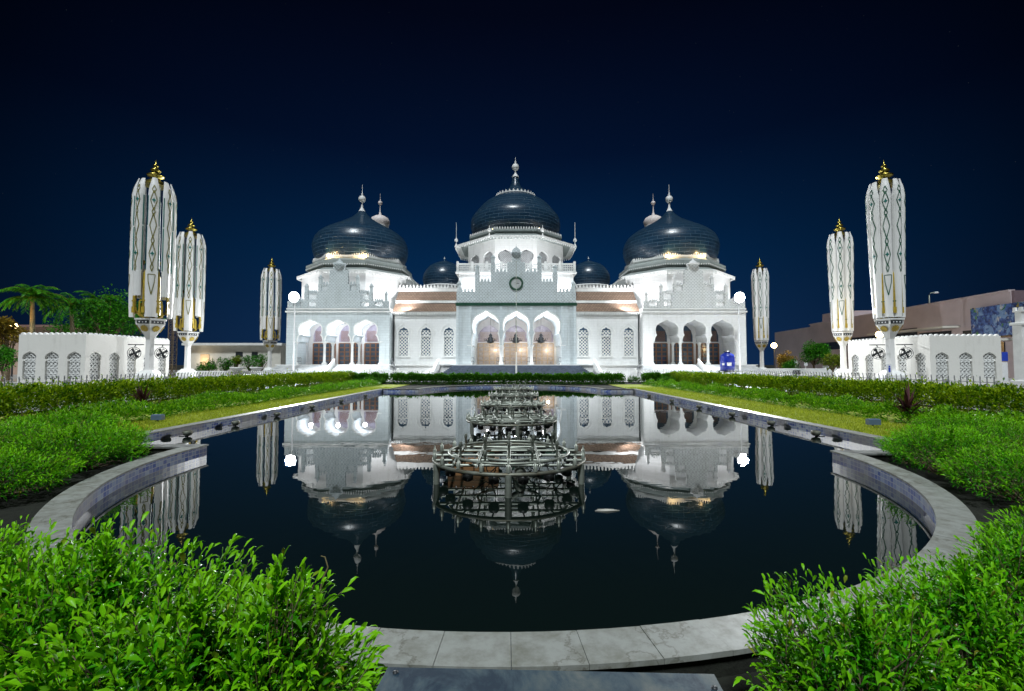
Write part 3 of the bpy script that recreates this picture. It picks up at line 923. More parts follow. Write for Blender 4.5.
# stepped parapet above the band
L1, L2, L3, L4 = zat(291.5, 64), zat(281.5, 64), zat(272, 64), zat(261, 64)
x1, x2, x3, x4, x5 = 5.85, 5.2, 3.6, 3.0, 1.25
rt = [(8.45, L1), (x1, L1), (x1, zat(272.5, 64)), (x2, zat(272.5, 64)), (x2, L2), (x3, L2), (x3, zat(262.5, 64)), (x4, zat(262.5, 64)), (x4, L3), (x5, L3),
      (x5, zat(262, 64)), (.66, zat(262, 64)), (.66, zat(253, 64))]
poly = [(-PWH, zband + .22), *[(-x, z) for x, z in rt], *[(x, z) for x, z in reversed(rt)], (PWH, zband + .22)]
hole = lambda a, bb, c, d: [(X0 + a, c), (X0 + a, d), (X0 + bb, d), (X0 + bb, c)]
b = MB(); b.prism(P0(poly), 64.02, 64.5)
b.build('portal_parapet', DIAPER, MQ)
b = MB()
for s in (-1, 1):
    for (a, c, z) in ((x1 + .15, 8.0, L1), (x3 + .1, x2 - .1, L2), (x5 + .1, x4 - .1, L3)):
        b = MB(); merlons(b, X0 + s * a if s > 0 else X0 - c, X0 + s * c if s > 0 else X0 - a, z - .01, 64.26, .3, .55, .3); b.build('parapet_cresting', FACADE, MQ)
for s in (-1, 1):
    for xx, z, w in ((x1 - .32, zat(272.5, 64), 1.2), (x3 - .3, zat(262.5, 64), 1.2), (8.1, L1, 1.7)):
        b = MB(); pinnacle(b, X0 + s * xx, 64.26, z - .01, .5, w); b.build('pinnacle', FACADE, MQ)
z = zat(253, 64)
b = MB(); b.lathe((X0, 64.26, 0), [(.78, z - .01), (.82, z + .1), (.62, z + .16), (.6, z + .4), (.38, z + .68), (.14, z + .85), (.05, z + 1.0), (.01, z + 1.4)], 16)
b.build('turret_cap', DIAPER, MQ)
ck = MB(); zk = zat(283.5, 64); ck.ring((X0, 63.98, zk), 0.86, 0.16, 40, 8, 'y'); ck = ck.build('clock', GREEN, MQ)
b = MB(); b.lathe((0, 0, 0), [(0.001, 0), (.8, 0.0), (.8, .04)], 32)
vs = [(X0 + x, 63.99 - zz, zk + y) for x, y, zz in b.v]; b.v = vs; b.build('clock_face', LATTICE, ck)
b = MB(); b.box(X0 - .03, X0 + .03, 63.90, 63.94, zk - .05, zk + .62); b.box(X0 - .05, X0 + .42, 63.90, 63.937, zk - .035, zk + .035); b.build('clock_hands', DARK, ck)
# block behind, terrace wall and balustrade
b = MB(); b.box(X0 - PWH + .02, X0 + PWH - .02, 66.5, 84, zband - .1, 15.2); b.build('main_block', WHITE, MQ)
b = MB(); b.box(X0 - 8.9, X0 + 8.9, 66.2, 85, 15.2, 15.42); b.build('terrace_slab', TRIM, MQ)
b = MB()
xs = [-8.6 + i * 17.2 / 8 for i in range(9)]
for i in range(8):
    a, c = X0 + xs[i] + .18, X0 + xs[i + 1] - .18
    hs = []
    for r in range(3):
        for k in range(6):
            w = (c - a) / 6
            hs.append([(a + k * w + .08, 15.62 + r * .33), (a + k * w + .08, 15.62 + r * .33 + .23), (a + k * w + w - .08, 15.62 + r * .33 + .23), (a + k * w + w - .08, 15.62 + r * .33)])
    b.prism([(a, 15.43), (a, 16.72), (c, 16.72), (c, 15.43)], 66.45, 66.6, hs)
for x in xs: b.bbox(X0 + x - .17, X0 + x + .17, 66.35, 66.7, 15.43, 17.0, .06)
b.build('balustrade', TRIM, MQ)
# interior of the portal: end wall with doors
b = MB(); b.box(X0 - PWH, X0 + PWH, 74.5, 74.9, FL, 9.8); b.box(X0 - PWH, X0 - PWH + .3, 72.61, 74.5, FL, 9.8); b.box(X0 + PWH - .3, X0 + PWH, 72.61, 74.5, FL, 9.8); b.box(X0 - PWH + .3, X0 + PWH - .3, 72.61, 74.5, 9.5, 9.8)
b.build('portal_inner_wall', WHITE, MQ)
def door(cx, y, w, z0, zt, m, glass, fanm):
    b = MB()
    n = 4
    for i in range(n + 1):
        x = cx - w / 2 + w * i / n
        b.box(x - .09, x + .09, y - .12, y - .002, z0, zt)
    for q in range(6):
        zz = z0 + (zt - z0) * q / 5
        b.box(cx - w / 2 + .01, cx + w / 2 - .01, y - .10, y - .004, zz - .07, zz + .07)
    d = b.build('door', m, MQ)
    b = MB(); b.box(cx - w / 2, cx + w / 2, y - .05, y - .006, z0, zt); b.build('door_glass', glass, d)
    if fanm:
        f = MB()
        loop = arch_loop(cx, [(w / 2, zt + .25), (w / 2, zt + 1.2), (w * .42, zt + 2.0), (w * .25, zt + 2.6), (0, zt + 3.0)])
        f.prism(loop, y - .08, y - .005)
        fo = f.build('fanlight', fanm, d)
        f = MB(); lattice(f, cx - w * .42, cx + w * .42, zt + .3, zt + 1.9, y - .12, .3, .05, .035); f.build('fanlight_tracery', m, d)
    return d
PGLASS = mat('pale_door_glass', (0.48, 0.44, 0.42), 0.15, var=0.3, scale=2)
for c in (-4.3, 0, 4.3): door(X0 + c, 74.5, 3.7, FL, zat(343.5, 74.5), PALEW, PGLASS, LILAC)

# --- porches of the two halls ------------------------------------------------
def porch(sx):
    cx = X0 + sx * 25.15
    Q = lambda l: [(cx + a, z) for a, z in l]
    zcp, zap = zat(341.5, 64), zat(319.6, 64)
    hp = half_arch(1.76, zcp, 1.40, zat(335, 64), 1.60, zat(329.5, 64), zap)
    ztop = zat(312.5, 64)
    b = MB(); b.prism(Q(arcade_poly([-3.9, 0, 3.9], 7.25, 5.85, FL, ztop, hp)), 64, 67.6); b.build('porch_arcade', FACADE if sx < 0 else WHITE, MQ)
    for dx in (-6.0, -1.95, 1.95, 6.0):
        for y in (64.3, 67.3):
            b = MB(); column(b, cx + dx, y, FL, zcp, 0.19); b.build('column', TRIM, MQ)
    b = MB()
    for c in (-3.9, 0, 3.9):
        out = [(d + .14 * (1 if d > .3 else d / .3), z + .1) for d, z in hp]
        b.prism(arch_loop(cx + c, hp) + list(reversed(arch_loop(cx + c, out))), 63.95, 64.04)
    b.build('arch_moulding', TRIM, MQ)
    b = MB(); b.box(cx - 7.4, cx + 7.4, 63.8, 67.7, ztop + .01, ztop + .22); b.box(cx - 7.3, cx + 7.3, 63.9, 67.7, zat(309.5, 64), zat(308.3, 64)); b.build('porch_cornice', TRIM, MQ)
    b = MB(); b.box(cx - 7.24, cx + 7.24, 64.03, 67.6, ztop + .23, zat(309.5, 64) - .01); b.box(cx - 7.23, cx + 7.23, 67.62, 69.0, 9.0, 9.5); b.build('porch_frieze', FACADE if sx < 0 else WHITE, MQ)
    zz = zat(308.3, 64) + .01
    A1, A2, A3 = zat(301, 64), zat(292.5, 64), zat(284, 64)
    rt = [(7.2, A1), (4.85, A1), (4.85, A2), (2.9, A2), (2.9, A3), (1.35, A3), (1.3, zat(270, 64)), (.8, zat(270, 64)), (.8, zat(264, 64))]
    holes = []
    lat = MB()
    for s in (-1, 1):
        for (a, c, z0, z1) in ((5.15, 6.35, zz + .3, A1 - .15), (3.15, 4.3, A1 + .25, A2 - .15), (1.6, 2.5, A2 + .25, A3 - .15), (3.15, 4.3, zz + .3, A1 - .1)):
            l, r = sorted((cx + s * a, cx + s * c))
            holes.append([(l, z0), (l, z1), (r, z1), (r, z0)])
            lattice(lat, l, r, z0, z1, 64.15, .3, .085, .12)
    poly = [(-7.2, zz), *[(-x, z) for x, z in rt], *[(x, z) for x, z in reversed(rt)], (7.2, zz)]
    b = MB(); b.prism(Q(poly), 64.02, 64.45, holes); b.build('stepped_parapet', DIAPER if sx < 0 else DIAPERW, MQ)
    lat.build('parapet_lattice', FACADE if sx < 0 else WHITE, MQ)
    b = MB()
    for s in (-1, 1):
        for (a, c, z) in ((5.0, 6.3, A1), (3.05, 4.3, A2), (1.5, 2.35, A3)):
            l, r = sorted((cx + s * a, cx + s * c)); b = MB(); merlons(b, l, r, z - .01, 64.24, .22, .42, .25); b.build('parapet_cresting', FACADE if sx < 0 else WHITE, MQ)
    for s in (-1, 1):
        for xx, z, h in ((6.75, A1, 1.5), (4.6, A2, 1.4), (2.63, A3, 1.45)):
            b = MB(); pinnacle(b, cx + s * xx, 64.24, z - .01, .42, h); b.build('pinnacle', FACADE if sx < 0 else WHITE, MQ)
    z = zat(264, 64)
    b = MB(); b.lathe((cx, 64.24, 0), [(.9, z - .01), (.95, z + .1), (.5, z + .16), (.45, z + .4), (.16, z + .6), (.05, z + .8), (.01, z + 1.4)], 14)
    b.build('turret_cap', FACADE if sx < 0 else WHITE, MQ)
    # hall body below the octagon
    b = MB(); b.box(cx - 7.24, cx + 7.24, 69.0, 83, FL, 9.55); b.box(cx - 7.24, cx - 6.3, 67.61, 69.0, FL, 8.99); b.box(cx + 6.3, cx + 7.24, 67.61, 69.0, FL, 8.99); b.build('hall_wall', WHITE, MQ)
    for c in (-3.9, 0, 3.9): door(cx + c, 69.0, 3.3, FL, zat(343.5, 69), WOODD, PANE, LILAC if sx < 0 else PANE)
porch(-1); porch(1)

# --- wings with three windows each --------------------------------------------
def window(cx, y, z0, z1, w):
    zs = z0 + (z1 - z0) * .70
    hp = [(w / 2, z0), (w / 2, zs - .12), (w / 2 * 1.06, zs + .15), (w / 2 * 1.0, zs + .55), (w * .36, zs + .95), (w * .16, z1 - .22), (0, z1)]
    b = MB()
    out = [(d + .14 * (1 if d > .05 else 0), z + (.14 if i > 1 else 0)) for i, (d, z) in enumerate(hp)]
    b.prism(arch_loop(cx, hp) + list(reversed(arch_loop(cx, out))), y - .09, y + .05)
    b.box(cx - w / 2 - .3, cx + w / 2 + .3, y - .2, y + .05, z0 - .18, z0 - .002)
    b.box(cx - w / 2 - .06, cx + w / 2 + .06, y - .07, y + .06, zs - .16, zs + .02)
    f = b.build('window', TRIM, MQ)
    b = MB(); lattice(b, cx - w / 2, cx + w / 2, z0, zs - .16, y + .05, .48, .12, .04); lattice(b, cx - w * .46, cx + w * .46, zs + .02, z1 - .5, y + .05, .48, .12, .04)
    b.build('lattice', TRIM, f)
    b = MB(); b.box(cx - w / 2 - .1, cx + w / 2 + .1, y + .2, y + .24, z0 - .1, z1 + .1); b.build('pane', PANEB, f)
    # hood moulding on the wall above
    h = MB(); 
    pts = [(w * .95, zs + .1), (w * .95, zs + .7), (w * .72, z1 - .1), (w * .3, z1 + .35), (0, z1 + .62)]
    pin = [(d * .86, z - .12) for d, z in pts]
    h.prism(arch_loop(cx, pin) + list(reversed(arch_loop(cx, pts))), y - .06, y - .002)
    h.build('hood', TRIM, f)
    return arch_loop(cx, hp)
def wing(sx):
    WY = 65.8
    xa, xb = sorted((X0 + sx * 8.46, X0 + sx * 17.89))
    ztop = zat(313, WY)
    z0, z1 = zat(355.5, WY), zat(327, WY)
    holes = [window(X0 + sx * d, WY, z0, z1, 1.38) for d in (9.75, 13.05, 16.3)]
    b = MB(); b.prism([(xa, FL), (xa, ztop), (xb, ztop), (xb, FL)], WY, WY + .4, holes); b.build('wing_wall', WHITE, MQ)
    b = MB(); b.box(xa, xb, WY - .4, WY + .5, ztop + .01, ztop + .14)
    fringe(b, [(xa, WY - .32, 0), (xb, WY - .32, 0)], ztop + .01, .2, -.28, .34, False)
    b.box(xa, xb, WY - .1, WY - .01, zat(317.5, WY), zat(316.6, WY))
    b.box(xa, xb, WY - .14, WY - .01, FL + .002, FL + .5)
    b.build('wing_cornice', TRIM, MQ)
    za_, zb_, zc2, zd = ztop + .15, zat(303, WY + 1.4), zat(301, WY + 1.5), zat(291.5, WY + 3.2)
    b = MB(); b.add([(xa, WY - .45, za_), (xb, WY - .45, za_), (xb, WY + 1.5, zb_), (xa, WY + 1.5, zb_)], [(0, 1, 2, 3)]); b.build('lower_roof', ROOF, MQ)
    b = MB(); b.add([(xa, WY + 1.45, zc2), (xb, WY + 1.45, zc2), (xb, WY + 3.2, zd), (xa, WY + 3.2, zd)], [(0, 1, 2, 3)]); b.build('upper_roof', ROOF, MQ)
    b = MB(); b.box(xa, xb, WY + 1.36, WY + 1.6, zb_ - .02, zc2 + .05); fringe(b, [(xa, WY + 1.3, 0), (xb, WY + 1.3, 0)], zb_ - .02, .2, .36, .34, False); b.build('roof_frieze', TRIM, MQ)
    b = MB(); b.box(xa, xb, WY + 3.1, WY + 3.4, zd - .02, zat(288, WY + 3.2)); fringe(b, [(xa, WY + 3.05, 0), (xb, WY + 3.05, 0)], zat(288, WY + 3.2), .28, .5, .5, False); b.box(xa, xb, WY + 3.5, 84, zd - .6, zd - .3); b.build('roof_parapet', TRIM, MQ)
    b = MB(); b.box(xa, xb, WY + .45, 84, FL, za_ - .2); b.build('wing_body', PANEL, MQ)
    b = MB(); x = X0 + sx * 17.7; b.tube([(x, WY - .2, FL), (x, WY - .2, ztop - .4), (x + sx * .15, WY - .5, ztop + .1)], .09, 8); b.build('drain_pipe', DARK, MQ)
wing(-1); wing(1)

# --- base, stairs, railings ---------------------------------------------------
G0 = 0.165
b = MB()
b.box(X0 - 33.2, X0 + 33.2, 63.2, 86, G0, FL - .008)
b.build('plinth', WHITE, MQ)
b = MB(); b.box(X0 - 33.4, X0 + 33.4, 63.0, 70, FL - .12, FL - .004); b.build('plinth_nosing', TRIM, MQ)
def stairs(cx, w0, w1, y0, y1, nst, m, name):
    b = MB()
    for i in range(nst):
        t = i / nst
        w = w0 + (w1 - w0) * t
        y = y0 + (y1 - y0) * t
        z0 = G0 + (FL - .13 - G0) * i / nst; z1 = G0 + (FL - .13 - G0) * (i + 1) / nst
        b.bbox(cx - w, cx + w, y, y1 + .18, z0 + .001, z1, .015)
    return b.build(name, m, MQ)
stairs(X0, 10.3, 8.6, 58.4, 62.8, 10, STEP, 'portal_stairs')
stairs(X0 - 25.15, 8.9, 7.6, 59.6, 62.8, 10, STEPL, 'porch_stairs'); stairs(X0 + 25.15, 8.9, 7.6, 59.6, 62.8, 10, STEPL, 'porch_stairs')
for s in (-1, 1):                                   # white ramp walls at the sides of the portal stair
    b = MB(); x = X0 + s * 10.6
    b.prism([(58.2, G0), (58.2, G0 + .75), (62.9, FL + .75), (62.9, G0)], min(x, x + s * .35), max(x, x + s * .35), (), ((0, 0, 0), (0, 1, 0), (0, 0, 1), (1, 0, 0)))
    b.build('stair_side_wall', TRIM, MQ)
    # sloping dark handrail in front of the wing
    b = MB(); xh = X0 + s * 16.6
    for off in (.55, .95): b.tube([(xh + s * -.9, 59.6, G0 + off - .1), (xh + s * .6, 62.8, FL + off)], .05, 6)
    for t in (0.05, .35, .65, .95): 
        q = Vector((xh - s * .9, 59.6, G0)).lerp(Vector((xh + s * .6, 62.8, FL)), t); b.tube([q, q + Vector((0, 0, .98))], .04, 6)
    b.build('handrail', DARK, MQ)
    for c in ((X0 + s * 25.15) - 0, ):
        b = MB()
        b.prism([(59.4, G0), (59.4, G0 + .5), (62.9, FL + .8), (62.9, G0)], -.12, .12, (), ((c, 0, 0), (0, 1, 0), (0, 0, 1), (1, 0, 0))); b.build('stair_divider', TRIM, MQ)
# iron railings between the porch columns
b = MB()
def rail(x0, x1, y, z):
    b.tube([(x0, y, z + .95), (x1, y, z + .95)], .035, 5); b.tube([(x0, y, z + .45), (x1, y, z + .45)], .03, 5)
    k = int((x1 - x0) / .3)
    for i in range(k + 1):
        x = x0 + (x1 - x0) * i / max(1, k); b.box(x - .018, x + .018, y - .018, y + .018, z, z + .95)
for s in (-1, 1):
    for dx in (-6.0, -1.95, 1.95, 6.0): rail(X0 + s * 25.15 + dx - .75, X0 + s * 25.15 + dx + .75, 64.3, FL)
for dx in (-6.6, -2.15, 2.15, 6.6): rail(X0 + dx - .6, X0 + dx + .6, 64.3, FL)
b.build('porch_railing', DARK, MQ)

# lamps of the mosque: inside the lit porches, on the terraces behind the parapets
for dx in (-4.3, 0, 4.3):
    point('portal_lamp', (X0 + dx, 65.4, 8.2), 520, (.97, .96, 1), .25)
    point('portal_lamp', (X0 + dx, 69.0, 8.4), 130, (.95, .93, 1), .25)
    point('portal_lamp', (X0 + dx + .9, 73.2, 4.2), 95, (1, .86, .70), .2)
for dx in (-3.9, 0, 3.9): point('porch_lamp', (X0 - 25.15 + dx - .5, 65.9, 6.9), 230, (.95, .95, 1), .25)
for dx in (-2.0, 2.0): point('porch_lamp', (X0 - 25.15 + dx, 68.3, 8.3), 80, (.97, .9, 1), .2)
WF = (.97, .98, 1)
for s in (-1, 1):
    cx = X0 + s * 25.15
    for dx in (-4.6, 0, 4.6): area('terrace_flood', (cx + dx, 64.8, 9.75), (cx + dx * .8, 66.3, 14.5), 400, 1.6, .3, WF)
    area('terrace_flood', (cx - s * 9.4, 64.8, 10.2), (cx - s * 6.2, 69.0, 14), 460, 1.2, .4, WF)
    area('terrace_flood', (cx + s * 9.4, 64.8, 10.2), (cx + s * 6.2, 69.0, 14), 460, 1.2, .4, WF)
    for dx in (-3, 3): spot('dome_spot', (cx + dx, 65.9, 17.3), (cx + dx * .3, 68.3, 19.6), 420, 90, (1, .66, .28), .1)
for dx in (-6.4, -2.6, 2.6, 6.4): area('terrace_flood', (X0 + dx, 65.2, zband + .6), (X0 + dx, 66.6, 14.4), 260, 1.4, .3, WF)
for dx in (-6, -2, 2, 6): area('terrace_flood', (X0 + dx, 67.2, 15.6), (X0 + dx * .75, 70.2, 19.8), 200, 1.4, .3, WF)
for s in (-1, 1): spot('dome_spot', (X0 + s * 3.6, 70.8, zat(229, 70.3)), (X0 + s * 2.6, 73, zat(221, 73)), 420, 90, (1, .66, .28), .1)

# ------------------------------------------------------------------ minarets behind the domes
def minaret(px, label):
    Y = 105
    x = xat(px, Y)
    t = thing('minaret', label, 'minaret', (x, Y, 0.16), 'minarets behind the mosque')
    zb, zt = zat(226, Y), zat(216.5, Y)
    b = MB(); b.lathe((x, Y, 0), [(2.6, .16), (2.5, zb - 9), (2.9, zb - 8.8), (2.9, zb - 8), (1.7, zb - 7.8), (1.65, zb - 1), (2.0, zb - .8), (2.0, zb)], 16); b.build('shaft', WHITE, t)
    h = zt - zb
    b = MB(); b.lathe((x, Y, 0), [(1.8, zb - .5), (2.2, zb + h * .25), (2.25, zb + h * .5), (1.9, zb + h * .8), (1.1, zb + h * 1.02), (.3, zb + h * 1.12)], 24); b.build('cap_dome', PINKW, t)
    b = MB(); finial(b, (x, Y), zb + h * 1.15, zat(203, Y), .5, zat(193.5, Y)); b.build('finial', PINKW, t)
minaret(378.5, 'pinkish minaret tip showing behind the dome at the left')
minaret(655, 'pinkish minaret tip showing behind the dome at the right')

# ------------------------------------------------------------------ folded plaza umbrellas
def umb_profile(open_):
    # radius of the folded canopy by height above its foot
    if open_: return [(5.55, 1.46), (7.0, 1.52), (9.8, 1.56), (13.6, 1.56), (16.0, 1.54), (16.7, 1.44), (17.5, 1.14)]
    return [(5.55, 1.08), (7.0, 1.12), (9.8, 1.20), (13.6, 1.29), (16.0, 1.34), (16.7, 1.29), (17.5, 1.05)]
def lerp_prof(p, z):
    for (a, r0), (c, r1) in zip(p, p[1:]):
        if z <= c: return r0 + (r1 - r0) * max(0, (z - a) / (c - a))
    return p[-1][1]
def ribbon(mb, pts, w, fn):
    """thin strip lying on the surface fn(u, z) -> point"""
    for a, c in zip(pts, pts[1:]):
        d = Vector((c[0] - a[0], c[1] - a[1])); L = d.length
        if L < 1e-4: continue
        n_ = Vector((-d.y, d.x)) / L * w / 2
        k = max(1, int(L / .13))
        for i in range(k):
            p, q = Vector(a).lerp(Vector(c), i / k), Vector(a).lerp(Vector(c), (i + 1) / k)
            mb.add([fn(*(p - n_)), fn(*(q - n_)), fn(*(q + n_)), fn(*(p + n_))], [(0, 1, 2, 3)])
def make_umbrella(open_, fans, rot):
    t = thing('folded_umbrella', '-', 'umbrella')
    prof = umb_profile(open_)
    b = MB(); b.prism([(-.8, -.8), (-.8, .8), (.8, .8), (.8, -.8)], 0, .75, (), XY)
    b.add([(s * .76, q * .76, .75) for s, q in ((-1, -1), (1, -1), (1, 1), (-1, 1))] + [(s * .42, q * .42, 1.15) for s, q in ((-1, -1), (1, -1), (1, 1), (-1, 1))],
          [(4, 5, 6, 7)] + [(i, (i + 1) % 4, (i + 1) % 4 + 4, i + 4) for i in range(4)])
    b.build('plinth', TRIM, t)
    b = MB(); b.lathe((0, 0, 0), [(.42, 1.1), (.37, 1.3), (.34, 2.5), (.34, 4.0)], 6, rot, False); b.build('column', UMBW, t)
    b = MB(); rc = 1.05 if not open_ else 1.12
    b.lathe((0, 0, 0), [(.34, 3.85), (.46, 4.1), (rc * .92, 5.02), (rc, 5.05), (rc, 5.42), (rc * 1.1, 5.44), (rc * 1.12, 5.55)], 6, rot, False); cp = b.build('capital', UMBW, t)
    b = MB(); bw = MB(); md = MB()
    for k in range(6):
        a = rot + R(60 * k + 30)
        ap = rc * math.cos(R(30)) + .004
        n_, u = Vector((math.cos(a), math.sin(a), 0)), Vector((-math.sin(a), math.cos(a), 0))
        fr = (n_ * ap, u, (0, 0, 1), n_)
        hw = rc * math.sin(R(30)) * .84
        b.prism([(-hw, 5.10), (-hw, 5.38), (hw, 5.38), (hw, 5.10)], 0, .03, (), fr)
        for j in (-.55, 0, .55):
            bw.prism([(hw * j - .06, 5.24), (hw * j, 5.31), (hw * j + .06, 5.24), (hw * j, 5.17)], .032, .05, (), fr)
        # sunburst medallion on the sloping face
        o = n_ * (rc * .92 * .79 * math.cos(R(30)) + .06) + Vector((0, 0, 4.70))
        V2 = (n_ * (rc * .45) + Vector((0, 0, .92))).normalized(); W2 = u.cross(V2) * -1
        if W2.dot(n_) < 0: W2 = -W2
        star = [((.31 if i % 2 else .22) * math.cos(2 * PI * i / 24), (.31 if i % 2 else .22) * math.sin(2 * PI * i / 24)) for i in range(24)]
        md.prism(star, .0, .05, (), (o, u, V2, W2))
    b.build('dark_band', DARK, cp); bw.build('band_dots', LABELW, cp); md.build('medallion', OCHRE, cp)
    b = MB(); b.lathe((0, 0, 0), [(.42, 5.4), (.42, 17.2)], 12); b.build('mast', STEEL, t)
    # gilded folding arms between the panels
    arms = MB()
    for k in range(8):
        a = rot + R(45 * k + 22.5)
        n_ = Vector((math.cos(a), math.sin(a), 0)); r = lerp_prof(prof, 7) * .80
        arms.tube([n_ * .5 + Vector((0, 0, 5.6)), n_ * r + Vector((0, 0, 6.3)), n_ * r * .98 + Vector((0, 0, 9.3)), n_ * .6 + Vector((0, 0, 10.5))], .11, 6)
        arms.box(*(sorted((n_.x * r - .12, n_.x * r + .12))), *(sorted((n_.y * r - .12, n_.y * r + .12))), 6.0, 6.5)
    arms.build('folding_arm', OCHRE, t)
    for k in range(8):
        a0 = rot + R(45 * k)
        def surf(ph, z, lift=0.0):
            r = lerp_prof(prof, z) * (1 - .20 * (abs(ph) / R(21)) ** 2) + lift
            return Vector((r * math.cos(a0 + ph), r * math.sin(a0 + ph), z))
        def width(z):
            if z > 16.0: w = 20 - (z - 16.0) * 7.0
            else: w = 20
            if open_:
                w = min(w, 17.5 if z > 13.3 else (19.0 if z > 8.8 else 19.5))
                if k % 2: w = min(w, 17.5 if z > 9.5 else 15.0)
            else: w += 2.0
            return R(w)
        zs = [5.65 if not (open_ and k % 2) else 7.4, 7.4001 if open_ and k % 2 else 6.6, 7.5, 8.79, 8.81, 9.49, 9.51, 11, 13.29, 13.31, 15, 16.0, 16.5, 16.9, 17.3, 17.55 - (.12 if k % 2 else 0)]
        ns = 9
        vs, fs = [], []
        for z in zs:
            w = width(z)
            for i in range(ns):
                ph = w * (2 * i / (ns - 1) - 1)
                vs.append(surf(ph, z))
        for i in range(len(zs) - 1):
            for j in range(ns - 1): fs.append((i * ns + j, i * ns + j + 1, (i + 1) * ns + j + 1, (i + 1) * ns + j))
        # back skin, 6 cm inside, and rim
        nv = len(vs)
        vs += [Vector((v.x * .955, v.y * .955, v.z)) for v in vs]
        fs += [tuple(q + nv for q in reversed(f)) for f in list(fs)]
        m_ = len(zs)
        rim = [i * ns for i in range(m_)] + [(m_ - 1) * ns + j for j in range(1, ns)] + [i * ns + ns - 1 for i in range(m_ - 2, -1, -1)] + [j for j in range(ns - 2, 0, -1)]
        fs += [(rim[i], rim[(i + 1) % len(rim)], rim[(i + 1) % len(rim)] + nv, rim[i] + nv) for i in range(len(rim))]
        b = MB(); b.add(vs, fs, False)
        pn = b.build('panel', UMBW, t)
        # painted chain of lozenges, outlined in green and olive, with teal stars
        o1 = MB()
        f1 = lambda u, z: surf(u / lerp_prof(prof, z), z, .018)
        hw = .33
        chain = [(16.45, .42, .36), (15.5, .72, .85), (14.5, .32, .36), (13.35, .72, 1.02), (12.05, .32, .38), (10.95, .68, .95), (9.8, .3, .36)]
        if open_ and k % 2: chain = [(c, w * .8, h) for c, w, h in chain]
        for ci, (zc, w, h) in enumerate(chain):
            d = [(0, zc + h), (hw * w, zc), (0, zc - h), (-hw * w, zc), (0, zc + h)]
            ribbon(o1, d, .065, f1)
            if ci in (1, 5):
                s_ = .19
                st = MB(); st.add([f1(q * s_ * .9, zc + p * s_ * 1.25) + Vector((math.cos(a0), math.sin(a0), 0)) * .006 for q, p in ((0, 1), (.3, .3), (1, 0), (.3, -.3), (0, -1), (-.3, -.3), (-1, 0), (-.3, .3))], [tuple(range(8))])
                st.build('star_ornament', UMBT, pn)
        if k % 2 == 0:
            sh = MB(); ribbon(sh, [(-.26, 9.2), (.26, 9.2), (.22, 8.6), (0, 7.5), (-.22, 8.6), (-.26, 9.2)], .065, f1); sh.build('shield_ornament', UMBY if open_ else UMBG, pn)
        o1.build('lozenge_chain', UMBY if open_ else UMBG, pn)
        for s in (-1, 1):
            for z0, z1 in ((9.55, 13.25), (13.35, 15.9)):
                ed = MB(); ribbon(ed, [(s * (width(z0 + .02) * lerp_prof(prof, z0) - .045), z0 + .02), (s * (width(z1 - .02) * lerp_prof(prof, z1) - .045), z1)], .06, f1); ed.build('edge_piping', UMBT if open_ else UMBW, pn)

    # skirt flaps at the foot of the canopy
    for k in range(8):
        a = rot + R(45 * k + 22.5)
        n_, u = Vector((math.cos(a), math.sin(a), 0)), Vector((-math.sin(a), math.cos(a), 0))
        r = lerp_prof(prof, 6) * .90
        fl = MB(); ribbon(fl, [(-.27, 5.75), (-.24, 7.0), (.24, 7.0), (.27, 5.75)], .11, lambda uu, z: n_ * r + u * uu + Vector((0, 0, z)))
        fl.build('skirt_frame', OCHRE if open_ else UMBG, t)
    b = MB()
    b.lathe((0, 0, 0), [(.95, 17.15), (.72, 17.45), (.38, 17.7), (.34, 17.85), (.60, 17.98), (.64, 18.1), (.46, 18.2), (.24, 18.3), (.36, 18.46), (.40, 18.56), (.28, 18.66), (.13, 18.76), (.19, 18.9), (.22, 18.98), (.11, 19.08), (.05, 19.16), (.02, 19.5)], 16)
    b.build('finial', GOLD, t)
    if fans:
        for s in (-1, 1):
            f = MB(); f.tube([(s * .4, -.1, 3.35), (s * 1.55, -.1, 3.35)], .045, 6); f.tube([(s * 1.0, -.12, 3.35), (s * 1.0, -.12, 3.2)], .04, 6)
            fo = f.build('fan_bracket', DARK, t)
            f = MB()
            for rr in (.5, .36, .2): f.ring((s * 1.0, -.3, 2.62), rr, .022, 28, 5, 'y')
            for i in range(10):
                a = 2 * PI * i / 10
                f.tube([(s * 1.0 + .1 * math.cos(a), -.33, 2.62 + .1 * math.sin(a)), (s * 1.0 + .5 * math.cos(a), -.3, 2.62 + .5 * math.sin(a))], .012, 4)
            f.tube([(s * 1.0, -.3, 3.12), (s * 1.0, -.12, 3.25)], .035, 6)
            f.build('fan_cage', DARK, fo)
            f = MB(); f.lathe((s * 1.0, -.18, 2.62), [(.14, -.1), (.14, .1)], 12)
            for i in range(4):
                a = 2 * PI * i / 4 + .4
                c_, s_ = math.cos(a), math.sin(a); px_, pz_ = -s_, c_
                f.add([(s * 1.0 + .08 * c_ + .05 * px_, -.22, 2.62 + .08 * s_ + .05 * pz_), (s * 1.0 + .42 * c_ + .17 * px_, -.18, 2.62 + .42 * s_ + .17 * pz_),
                       (s * 1.0 + .45 * c_ - .08 * px_, -.24, 2.62 + .45 * s_ - .08 * pz_), (s * 1.0 + .08 * c_ - .05 * px_, -.22, 2.62 + .08 * s_ - .05 * pz_)], [(0, 1, 2, 3)])
            f.build('fan_blades', DARK, fo)
    return t
UG = 'folded umbrellas along the plaza'
def place(o, px, Y, label, rz=0.0):
    o.location = (xat(px, Y), Y, 0.162); o.rotation_euler = (0, 0, rz)
    tag(o, label, 'umbrella', UG)
ua = make_umbrella(True, True, R(-67.5))
ub = make_umbrella(False, True, R(-112.5))
uc = copy_tree(ua); ud = copy_tree(ua); ue = copy_tree(ub); uf = copy_tree(ub)
